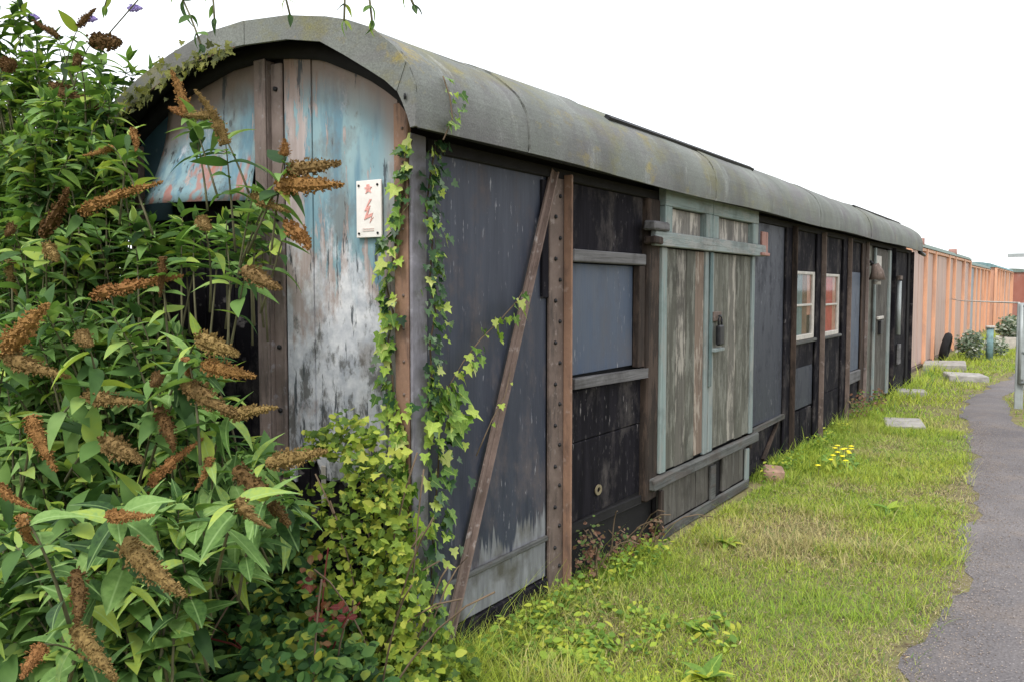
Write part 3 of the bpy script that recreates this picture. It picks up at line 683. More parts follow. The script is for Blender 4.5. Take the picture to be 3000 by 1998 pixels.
# ---------------------------------------------------------------- leaf templates
def lance(wd=.13, fold=.25, arch_=.25, n=6):
    V = []; F = []
    for i in range(n+1):
        t = i/n; w = wd*math.sin(math.pi*min(1, t*.93+.07)**.8)**1.0*(1-.15*t) if i < n else 0; z = -arch_*t*t+.06*t
        V += [(t, -w, z+fold*w), (t, 0, z), (t, w, z+fold*w)]
    for i in range(n):
        a = 3*i; F += [(a, a+3, a+4, a+1), (a+1, a+4, a+5, a+2)]
    return V, F
LANCE = [lance(.21, .3, .25), lance(.19, .5, .45), lance(.24, .15, .12), lance(.18, .4, .7)]
def ovate():
    V = [(0, 0, 0), (.25, -.28, .05), (.55, -.33, .05), (.85, -.16, 0), (1, 0, -.06), (.85, .16, 0), (.55, .33, .05), (.25, .28, .05), (.5, 0, -.02)]
    return V, [(8, i, i+1) for i in range(7)]+[(8, 7, 0)]
def ivyleaf():
    o = [(0, 0), (-.12, -.32), (.05, -.52), (.28, -.30), (.52, -.42), (.55, -.18), (1, 0), (.55, .18), (.52, .42), (.28, .30), (.05, .52), (-.12, .32)]
    V = [(x, y, .10*abs(y)-.06*x*x) for x, y in o]+[(.28, 0, -.02)]
    return V, [(12, i, (i+1) % 12) for i in range(12)]
OVATE = ovate(); IVY = ivyleaf()
def mesh_of(name, T, mat):
    me = bpy.data.meshes.new(name); me.from_pydata([tuple(v) for v in T[0]], [], [tuple(f) for f in T[1]]); me.materials.append(mat); me.shade_smooth(); return me
def as_objects(name, mes, Ts, parent):
    inv = Matrix.Translation(-parent.location)
    for i, T in enumerate(Ts):
        o = bpy.data.objects.new(name, mes[i % len(mes)]); COL.objects.link(o); o.parent = parent; o.matrix_parent_inverse = inv
        o.matrix_basis = Matrix([list(T[0]), list(T[1]), list(T[2]), [0, 0, 0, 1]])
def plant_leaves(parent, Ts, templs, mat_obj, mat_stuff, nobj, stuffname='foliage', rnd=None):
    """the nearest leaves become single objects, the rest one mass"""
    Ts = [np.asarray(t) for t in Ts]; d = [float(np.linalg.norm(t[:, 3]-np.array(CAM))) for t in Ts]
    idx = np.argsort(d); near = [Ts[i] for i in idx[:nobj]]; rest = [Ts[i] for i in idx[nobj:]]
    as_objects('leaf', [mesh_of('leaf', t, mat_obj) for t in templs], near, parent)
    for k, tm in enumerate(templs):
        sub = rest[k::len(templs)]
        if not sub: continue
        tint = np.repeat((rnd(len(sub)) if rnd else RNG.random(len(sub)))[:, None], 3, 1)
        at(scatter(stuffname, tm, sub, tint, mat_stuff, None, True), parent)['kind'] = 'stuff'

# ---------------------------------------------------------------- buddleia
G_BUD = [(.025, .06, .02), (.055, .12, .032), (.10, .19, .048), (.15, .265, .07), (.22, .345, .11), (.34, .43, .08)]
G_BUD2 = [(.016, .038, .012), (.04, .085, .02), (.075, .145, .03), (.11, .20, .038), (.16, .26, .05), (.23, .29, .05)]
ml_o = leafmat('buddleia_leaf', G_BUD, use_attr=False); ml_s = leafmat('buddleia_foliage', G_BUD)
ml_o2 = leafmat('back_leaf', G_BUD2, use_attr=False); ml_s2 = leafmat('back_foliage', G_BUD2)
stemmat = plain('woody_stem', (.14, .10, .065), .8); twigmat = plain('green_twig', (.10, .095, .05), .7)
def spike_mesh(seed, bend, purple=False, fat=1., gap=0.):
    r = random.Random(seed); V = []; F = []; ph = r.uniform(0, 6)
    def cen(t): return Vector((t, bend*t*t, .25*bend*t))
    def rad(t): return fat*(.10*(math.sin(math.pi*min(1, .14+t*.86))**.7)*(1-.6*t)*(1+.16*math.sin(t*23+ph)+.12*math.sin(t*41+ph))+.010)
    core, CF = tube_data([cen(i/9) for i in range(10)], lambda t: rad(t)*.8, 7); V += core; F += CF
    for k in range(300):
        t = r.random()**.9
        a = r.uniform(0, 6.283)
        if gap and abs(math.sin(t*17+ph)) < gap and r.random() < .8: continue
        p = cen(t)+Vector((0, math.cos(a), math.sin(a)))*rad(t)*r.uniform(.8, 1.12); s = r.uniform(.014, .026)*(1.2-.5*t)
        d = Vector((r.uniform(.2, .9), math.cos(a), math.sin(a))).normalized(); u = d.orthogonal().normalized(); q = d.cross(u); b = len(V)
        V += [p+u*s, p-u*s*.5+q*s*.8, p-u*s*.5-q*s*.8, p+d*s*1.5]; F += [(b, b+1, b+3), (b+1, b+2, b+3), (b+2, b, b+3)]
    return V, F
def spikemat(name, a, c2, c3):
    b = NB(name, .9, .1); v = b.co(); n = b.noise(v, 26, 4, .7)
    c = b.mix(b.rng(n, .35, .6), a, c2); c = b.mix(b.mul(b.rnd(), .75), c, c3); c = b.mix(b.rng(b.noise(v, 60, 2), .56, .66), c, tuple(x*.35 for x in a)); return b.done(c)
sm = spikemat('spent_flower', (.17, .09, .03), (.31, .175, .06), (.24, .11, .045)); sm3 = spikemat('golden_spent_flower', (.13, .085, .03), (.27, .19, .07), (.16, .10, .045)); smd = spikemat('dark_spent_flower', (.07, .042, .018), (.13, .08, .03), (.10, .05, .02)); smp = spikemat('purple_flower', (.22, .17, .40), (.34, .27, .55), (.28, .22, .5))
SPM = [mk('flower_spike', *spike_mesh(i, b, False, f, g), m_) for i, (b, f, g, m_) in enumerate(((.05, 1.15, .2, sm), (.3, 1., .35, sm3), (-.28, .85, .3, sm), (.12, 1.3, .1, sm3), (-.12, 1., .4, smd), (.4, .8, .2, sm), (0, 1.1, .3, sm3)))]; SPD = [mk('flower_spike', *spike_mesh(i+7, b), smd) for i, b in enumerate((.1, -.15))]; SPP = [mk('flower_spike', *spike_mesh(20, .1), smp)]
spm = [o.data for o in SPM]; spd = [o.data for o in SPD]; spp = [o.data for o in SPP]
for o in SPM+SPD+SPP: bpy.data.objects.remove(o)
def shoot(tip, root, leaves, L, stems, r=random, nlen=.36, leaflen=.12, droop=.4, nodes=7, spike=None):
    tip = Vector(tip); root = Vector(root); out = (tip-root); h = out.length
    ctl = root.lerp(tip, .55)+Vector((0, 0, .22*h))+Vector((r.uniform(-.1, .1), r.uniform(-.1, .1), 0))*h
    P = lambda t: root*(1-t)**2+ctl*2*t*(1-t)+tip*t*t
    t0 = max(.1, 1-nlen/max(h, .05)); stems.append([P(t0*.6+ (1-t0*.6)*k/6) for k in range(7)])
    az = r.uniform(0, 3.14)
    for k in range(nodes):
        t = t0+(1-t0)*(k+.4)/nodes; p = P(t); d = (P(min(1, t+.03))-P(t-.03)).normalized(); az += math.pi/2+r.uniform(-.4, .4)
        u = d.orthogonal().normalized(); q = d.cross(u); s = u*math.cos(az)+q*math.sin(az)
        for sg_ in (1, -1):
            if r.random() < .12: continue
            ld = d*r.uniform(.3, .8)+s*sg_+Vector((0, 0, -droop*r.uniform(.2, 1.4))); ln = leaflen*r.uniform(.7, 1.25)*(1.1-.45*abs(k/nodes-.35))
            nrm = Vector((r.uniform(-.5, .5), r.uniform(-.6, .4), 1))
            leaves.append(frame(np.array(p), np.array(ld), np.array(nrm), ln, ln*r.uniform(.9, 1.25)))
    if spike is None:      # soft terminal tuft
        d = (P(1)-P(.95)).normalized()
        for k in range(3):
            leaves.append(frame(np.array(tip), np.array(d+Vector((r.uniform(-.5, .5), r.uniform(-.5, .5), r.uniform(-.3, .3)))), np.array((r.uniform(-.5, .5), r.uniform(-.5, .5), 1)), leaflen*r.uniform(.45, .8)))
def join_tubes(name, paths, rad, mat, parent, n=5):
    V = []; F = []
    for p in paths:
        v, f = tube_data(p, rad, n); b = len(V); V += v; F += [tuple(i+b for i in q) for q in f]
    return at(mk(name, V, F, mat, None, True), parent)
def spike_objs(data, meshes, parent, scale=1.):
    inv = Matrix.Translation(-parent.location)
    for i, s in enumerate(data):
        a, b = Vector(s[:3]), Vector(s[3:]); L = (b-a).length; d = (b-a).normalized(); up = Vector((0, 0, 1)) if abs(d.z) < .9 else Vector((1, 0, 0))
        if L < .15: wf = .15
        elif L > .3: wf = .26
        else: wf = L
        wf *= 1.22*scale
        T = frame(np.array(a), np.array(d), np.array(up), L, wf); T[:, 2] *= wf/L
        o = bpy.data.objects.new('flower_spike', meshes[i % len(meshes)]); COL.objects.link(o); o.parent = parent; o.matrix_parent_inverse = inv
        o.matrix_basis = Matrix([list(T[0]), list(T[1]), list(T[2]), [0, 0, 0, 1]])
SPK = [[-0.92,-0.33,2.31,-0.97,-0.36,2.5],[-0.41,-0.56,2.12,-0.45,-0.6,2.31],[-0.9,-0.33,2.31,-1.05,-0.37,2.38],[-0.78,-0.33,2.3,-0.86,-0.39,2.29],[-1.38,-0.7,1.82,-1.06,-0.74,1.99],[-1.14,-0.67,1.9,-0.75,-0.72,1.97],[-0.12,-0.53,2.01,0.11,-0.51,2.02],[-0.17,-0.53,1.96,0.14,-0.55,1.94],[-0.29,-0.54,1.93,-0.14,-0.59,1.85],[-0.14,-0.53,1.82,0.11,-0.56,1.75],[-0.17,-0.68,1.66,0.01,-0.73,1.59],[-0.53,-0.75,1.71,-0.54,-0.73,1.57],[-0.87,-0.8,1.57,-0.51,-0.81,1.61],[-0.61,-1.26,1.4,-0.39,-1.26,1.55],[-0.6,-1.26,1.39,-0.38,-1.28,1.31],[-0.01,-1.0,1.45,0.2,-1.03,1.41],[0.01,-1.0,1.37,0.2,-0.98,1.34],[-0.04,-1.02,1.39,-0.09,-1.02,1.32],[-0.05,-1.02,1.31,0.14,-1.02,1.22],[0.08,-0.96,1.22,0.25,-1.01,1.24],[-0.13,-1.06,1.23,0.04,-1.1,1.14],[-0.16,-1.07,1.0,-0.02,-1.06,1.12],[-0.3,-1.13,1.13,-0.06,-1.17,1.1],[-0.54,-1.23,1.2,-0.44,-1.22,1.03],[-0.35,-1.15,1.27,-0.15,-1.18,1.24],[0.01,-0.99,1.09,0.01,-0.98,1.0],[0.2,-0.92,1.08,0.39,-0.9,1.12],[0.09,-0.95,1.05,0.41,-1.0,0.96],[-0.19,-1.08,0.97,-0.12,-1.07,0.91],[0.36,-1.5,1.01,0.53,-1.5,0.9],[0.27,-1.57,0.94,0.42,-1.63,0.88],[-0.65,-1.27,0.98,-0.52,-1.32,0.9],[0.26,-1.57,0.81,0.42,-1.57,0.72],[0.2,-1.61,0.77,0.2,-1.67,0.71],[0.58,-1.35,1.11,0.62,-1.37,1.04],[-1.92,-0.33,2.56,-1.46,-0.36,2.36],[-1.58,-0.33,2.72,-1.29,-0.33,2.67],[-1.86,-0.33,2.78,-1.96,-0.39,2.85],[-0.97,-0.64,2.15,-1.03,-0.68,2.09],[-2.35,-0.33,2.72,-2.08,-0.39,2.67],[-1.12,-0.83,1.76,-0.95,-0.89,1.7],[-0.14,-0.53,2.06,-0.13,-0.53,2.12],[-1.33,-0.86,1.71,-1.38,-0.87,1.57],[-0.87,-0.63,2.21,-0.78,-0.62,2.12],[0.19,-1.64,1.08,0.13,-1.63,0.99],[-1.69,-0.33,2.8,-1.59,-0.32,2.87],[-0.31,-0.75,1.83,-0.21,-0.82,1.79],[-0.31,-1.19,1.46,-0.2,-1.25,1.43],[-0.09,-1.09,1.34,0.02,-1.16,1.33],[0.39,-1.55,1.09,0.5,-1.61,1.09],[-1.42,-0.5,2.59,-1.31,-0.56,2.53],[-1.26,-0.89,1.84,-1.14,-0.95,1.8]]
FRONT = [[-0.8,-0.96,1.15],[-0.81,-0.39,1.87],[-1.18,-0.71,1.45],[-0.39,-1.46,0.46],[-0.66,-1.36,0.79],[-3.42,0.08,2.7],[-0.83,-1.08,0.77],[-1.16,-0.66,1.32],[-0.85,-1.17,0.81],[-1.28,-0.62,1.05],[-0.43,-1.15,0.45],[-1.45,-0.53,1.96],[-3.32,0.1,2.83],[-2.68,-0.06,3.12],[-1.48,-0.36,2.23],[-0.03,-1.23,0.75],[0.11,-1.17,0.87],[-1.72,-0.15,2.59],[-0.97,-0.63,1.43],[-1.23,-0.41,2.03],[-2.38,-0.29,1.8],[-1.03,-0.52,1.87],[-0.69,-1.07,0.72],[-0.52,-1.06,0.74],[-0.65,-0.51,0.93],[-0.89,-0.83,0.85],[-0.33,-1.03,0.8],[-0.55,-1.14,0.36],[-0.49,-0.45,0.99],[-1.17,-0.68,0.96],[-0.77,-0.17,1.85],[-0.49,-0.36,0.85],[-1.8,0.08,2.58],[-0.96,-0.63,0.84],[-0.15,-0.99,0.81],[-2.13,-0.41,1.56],[-1.33,-0.78,0.84],[-1.3,-1.0,1.48],[-2.32,-0.24,2.48],[-1.38,-0.34,1.76],[-1.38,-0.43,2.08],[-0.56,-1.31,0.69],[-1.24,-1.05,1.1],[-1.19,-0.33,1.89],[-0.38,-1.08,0.7],[-0.4,-0.9,0.28],[-1.22,-0.21,1.86],[-0.03,-1.08,0.59],[-1.26,-0.46,2.23],[-1.68,-0.22,1.98],[-1.57,-0.56,2.12],[-0.71,-0.54,1.1],[-0.5,-1.34,0.87],[-1.07,-0.8,1.32],[-0.41,-1.13,0.87],[-2.28,-0.51,2.23],[-0.77,-0.61,0.81],[-0.19,-1.14,0.53],[-0.17,-1.25,0.7],[-0.18,-1.34,0.77],[-0.31,-0.56,0.89],[-0.82,-0.7,1.27],[-0.7,-1.11,0.64],[-0.52,-1.4,0.7],[-0.24,-1.31,0.56],[-1.02,-1.01,1.09],[-1.86,-0.62,1.77],[-1.67,-0.81,1.15],[-0.85,-0.5,1.42],[-0.8,-0.49,1.38],[-0.6,-0.75,1.09],[-1.97,-0.51,2.26],[-0.32,-0.74,1.03],[-1.2,-0.96,1.14],[-0.13,-1.34,0.85],[-0.75,-1.19,0.32],[-2.57,-0.02,2.85],[-1.9,-0.4,1.93],[-1.36,-0.54,1.74],[-0.78,-0.57,1.19],[-2.83,-0.24,2.5],[-0.32,-1.07,0.53],[-0.66,-0.87,1.51],[-0.15,-1.27,0.65],[-1.82,-0.55,2.07],[-0.24,-0.46,0.9],[-0.06,-1.24,0.52],[0.12,-1.13,0.98],[-0.93,-0.86,1.5],[-0.33,-0.71,0.86],[-1.48,-0.66,0.84],[-0.64,-1.33,0.8],[-1.87,-0.73,1.22],[-1.0,-0.51,1.84],[-0.71,-1.29,0.5],[-1.67,-0.5,1.67],[-2.82,-0.19,3.15],[-1.25,-0.36,1.69],[-1.92,-0.62,1.98],[-0.24,-1.04,0.46],[-1.55,-0.92,1.28],[-1.17,-0.31,1.77],[-1.87,-0.31,1.53],[-0.9,-1.17,0.74],[-1.19,-1.05,0.86],[-1.82,-0.49,2.08],[-2.06,-0.54,1.63],[-0.37,-1.07,0.69],[0.21,-0.85,0.94],[-0.4,-1.24,0.75],[-0.64,-1.0,0.51],[-1.3,-0.45,1.81],[-1.82,-0.8,1.11],[-2.39,-0.33,2.02],[-1.31,-0.4,1.59],[-0.25,-1.05,0.34],[-0.6,-1.3,0.72],[-1.53,-0.91,1.17],[-1.67,-0.55,2.09],[-1.25,-0.27,1.84],[-1.66,-0.53,1.85],[-1.92,-0.08,2.65],[-0.43,-1.29,0.79],[-0.03,-1.08,0.79],[-1.63,-0.89,1.35],[-1.84,-0.52,1.74],[-2.26,-0.54,2.01],[-0.79,-0.74,0.84],[-0.69,-0.51,1.3],[-1.1,-0.69,1.12],[-0.24,-0.98,0.83],[-0.31,-1.26,0.51],[-0.65,-0.42,0.9],[-0.38,-0.41,0.88],[-0.34,-0.69,1.13],[-0.07,-1.18,0.6],[-2.05,-0.02,2.54],[-1.47,-0.85,0.83],[-1.72,-0.38,2.15],[-1.12,-0.59,1.3],[-1.72,-0.39,2.1],[-1.37,-0.78,1.11],[-1.71,-0.78,1.43],[-0.49,-0.39,0.98],[-1.45,-0.7,0.78],[-0.56,-0.41,0.78],[-1.07,-0.69,1.52],[-0.86,-0.78,1.29],[-0.99,-0.75,0.88],[-0.85,-1.21,0.79],[-1.22,-0.72,1.4],[-1.89,-0.3,1.93],[-0.12,-1.29,0.55],[-0.08,-1.33,0.83],[-0.53,-0.47,1.79],[-1.08,-0.85,1.52],[-0.51,-1.24,0.34],[-0.59,-1.13,0.33],[-0.29,-1.17,0.82],[-0.2,-1.0,0.5],[-0.68,-1.34,0.82],[-1.74,-0.53,1.63],[-1.0,-0.99,1.53],[-0.58,-1.01,0.43],[-0.8,-1.06,0.34],[-1.52,-0.3,2.14],[-1.64,-0.69,1.32],[-1.33,-0.91,0.99],[-1.02,-0.73,1.46],[0.02,-1.2,0.98],[-0.96,-0.69,1.39],[-1.22,-0.57,1.85],[-1.98,-0.22,2.54],[-0.28,-1.11,0.9],[-1.29,-0.67,1.23],[-2.06,-0.47,1.87],[-1.95,-0.6,1.89],[-0.82,-0.83,1.06],[-0.45,-1.22,0.58],[-2.78,-0.05,3.12],[-3.2,-0.08,3.22],[-1.21,-1.04,0.9],[-1.56,-0.84,1.51],[0.36,-1.08,1.02],[0.11,-1.16,0.75],[-1.84,-0.54,2.3],[-0.47,-0.75,1.03],[-1.47,-0.79,1.42],[-1.09,-0.57,1.17],[-2.03,-0.47,2.16],[-0.68,-0.7,0.96],[-0.24,-1.24,0.6],[-0.56,-0.44,1.86],[0.04,-1.12,0.98],[-2.83,-0.11,3.07],[-2.49,0.08,2.6],[-1.39,-0.98,1.22],[-1.69,-0.72,1.34],[-1.1,-1.02,1.31],[-1.87,-0.07,2.4],[-0.42,-1.16,0.72],[-0.3,-1.07,0.84],[-2.92,-0.01,2.54],[0.07,-1.16,0.71],[-0.66,-0.66,1.02],[-1.68,-0.23,1.65],[-1.57,-0.77,0.91],[-0.28,-0.56,0.99],[-0.27,-0.6,0.96],[-0.63,-0.49,1.07],[-1.5,-0.91,1.29],[-0.69,-0.54,1.17],[-1.15,-0.44,1.58],[-0.65,-0.87,0.93],[-0.26,-1.33,0.73],[0.03,-0.92,0.84],[-1.82,-0.65,2.27],[-1.51,-0.31,2.03],[-2.19,0.06,2.62],[-1.41,-0.43,1.53],[-1.72,-0.82,1.52],[-0.2,-0.88,0.8],[-1.02,-0.68,0.93],[-1.72,-0.14,2.44],[-0.12,-1.13,0.7],[-1.34,-0.93,1.1],[-0.79,-0.14,1.92],[-1.68,-0.81,1.07],[-0.22,-1.12,0.76],[-1.59,-0.28,1.56],[-2.03,-0.33,2.08],[-1.26,-0.99,1.3],[-0.37,-0.76,1.18],[-0.59,-1.08,0.56],[-0.87,-0.91,0.94],[-0.73,-0.71,1.49],[-2.22,-0.01,2.45],[-0.64,-0.21,1.91],[-0.03,-1.27,0.69],[-1.2,-0.3,1.53],[-0.48,-0.32,1.95],[-0.49,-0.76,1.18],[-3.39,0.07,3.01],[-2.85,-0.15,2.99],[-0.68,-0.48,1.37],[-1.36,-0.33,1.96],[-0.57,-1.32,0.57],[-2.25,-0.11,2.57],[-1.13,-0.83,1.06],[-0.26,-0.64,1.01],[-0.8,-0.69,1.18],[-0.73,-1.12,0.2],[-0.9,-0.98,1.53],[-3.16,0.09,2.63],[-1.38,-0.57,2.16],[-0.85,-1.19,0.18],[-1.69,-0.61,2.11],[-1.32,-0.84,0.75],[-0.16,-0.85,0.88],[-2.1,-0.53,2.23],[0.09,-0.91,0.89],[-1.53,-0.48,1.72],[-2.21,-0.6,2.04],[-1.32,-0.8,0.91],[-0.26,-1.3,0.96],[-1.29,-0.82,1.5],[-0.92,-0.66,1.11],[-2.14,-0.45,1.54],[-2.25,-0.24,2.8],[-2.08,-0.61,2.14],[-0.1,-1.29,0.6],[-1.14,-0.81,1.46],[-1.51,-0.78,0.87],[-0.97,-0.61,1.29],[-1.62,-0.84,1.37],[-0.99,-0.82,0.89],[-0.71,-0.58,1.08],[-0.28,-0.45,0.84],[-1.21,-0.81,1.42],[0.03,-1.0,0.86],[-1.35,-0.61,0.72],[-0.86,-0.48,0.8],[-2.57,-0.34,1.61],[-0.41,-1.16,0.82],[-0.73,-0.49,1.0],[-0.88,-0.64,1.42],[-0.43,-1.31,0.5],[-0.28,-1.28,0.78],[-0.74,-0.48,1.2],[-1.47,-0.61,1.81],[-1.42,-0.48,2.17],[-1.22,-0.95,1.34],[-0.34,-1.39,0.86],[-0.3,-1.11,0.83],[-0.73,-0.12,1.95],[-0.69,-1.33,0.52],[-2.76,-0.33,2.26],[-0.67,-1.23,0.27],[-1.57,-0.23,2.01],[-0.7,-0.58,1.34],[-0.48,-0.66,1.36],[-1.79,-0.64,1.68],[-1.82,-0.44,1.99],[-0.53,-1.23,0.62],[-0.35,-1.1,0.65],[-1.59,-0.6,2.22],[-0.51,-0.98,0.44],[-0.03,-1.23,0.87],[-0.35,-1.25,0.37],[-2.33,-0.43,2.14],[-2.21,-0.55,1.89],[-1.1,-0.45,1.77],[-0.38,-1.1,0.39],[-0.46,-1.45,0.64],[-0.71,-1.14,0.84],[-1.65,-0.59,2.27],[-1.1,-1.15,0.22],[-1.45,-0.49,1.66],[-0.88,-1.09,0.43],[-1.14,-0.87,1.01],[-1.74,-0.39,2.03],[-1.72,-0.57,1.64],[-1.46,-0.97,0.85],[-1.47,-0.96,0.9],[-1.38,-0.79,1.15],[-0.53,-1.15,0.51],[-0.0,-1.1,0.94],[-2.05,-0.27,1.96],[-0.92,-0.49,1.1],[-0.39,-1.13,0.84],[-0.68,-1.26,0.35],[-2.74,-0.13,2.79],[-0.8,-1.18,0.65],[-1.27,-0.78,1.25],[-0.87,-0.65,0.97],[-0.14,-1.16,0.76],[-0.38,-0.94,0.55],[-0.11,-1.14,0.49],[-0.58,-1.24,0.38],[-0.65,-0.4,1.84],[-0.2,-1.26,0.41],[-0.97,-0.99,1.07],[-2.26,-0.59,1.79],[-0.63,-0.73,0.94],[-0.81,-0.56,1.32],[0.05,-1.21,0.79],[-0.89,-1.15,0.5],[-0.87,-1.28,0.47],[-0.42,-0.58,0.84],[-0.47,-1.34,0.53],[-0.65,-0.99,0.57],[-2.14,-0.07,2.59],[-1.47,-0.55,2.15],[-1.86,-0.62,1.57],[-0.25,-0.55,0.87],[-0.76,-0.43,1.09],[-0.26,-1.08,0.42],[-2.59,-0.18,2.71],[-1.69,-0.47,1.62],[-0.36,-1.08,0.74],[-0.0,-1.15,0.84],[-1.77,-0.45,1.78],[-0.38,-1.09,0.44],[-1.76,-0.76,0.88],[-0.99,-0.73,1.23],[-1.29,-0.84,1.28],[-2.16,-0.33,1.55],[-0.84,-0.43,1.9],[-0.51,-0.71,1.28],[-1.38,-0.33,1.68],[-0.82,-0.62,1.22],[-2.05,-0.29,2.25],[-1.2,-0.94,0.9],[-1.14,-0.47,1.53],[-3.03,-0.12,2.78],[-0.86,-1.06,0.71],[-1.2,-0.86,0.81],[-0.11,-0.65,1.02],[-0.71,-0.84,0.87],[-2.67,-0.1,2.88],[-1.44,-0.29,2.25],[0.1,-0.99,0.96],[-0.43,-1.0,0.3],[-1.4,-0.93,1.04],[-1.08,-0.76,1.27],[-1.24,-0.76,0.85],[-0.93,-0.8,0.93],[-1.73,-0.59,1.93],[-1.65,-0.58,1.7],[-1.22,-0.93,1.11],[-0.11,-0.94,0.86],[-0.35,-1.18,0.93],[-0.34,-1.0,0.84],[-2.74,0.04,2.79],[-1.82,-0.34,1.75],[-0.14,-1.06,0.67],[-0.04,-1.23,0.5],[-0.11,-1.03,0.88],[-1.92,-0.73,0.91],[-0.59,-0.65,1.43],[-1.09,-0.91,1.43],[-0.53,-0.68,0.85],[-0.19,-0.92,0.77],[-0.45,-0.84,1.24],[-0.61,-0.98,0.23],[-1.06,-0.27,1.87],[-0.49,-1.18,0.87],[-2.33,-0.13,2.57],[-1.33,-0.67,0.74],[-2.27,-0.3,1.69],[-1.08,-0.54,1.04],[-2.27,-0.11,2.42],[-0.39,-1.15,0.37],[-0.81,-0.82,1.19],[-0.91,-0.27,1.85],[-1.53,-0.77,1.51],[-2.01,-0.18,2.65],[-1.33,-0.74,1.11],[-0.37,-0.97,0.71],[-0.41,-0.99,0.83]]
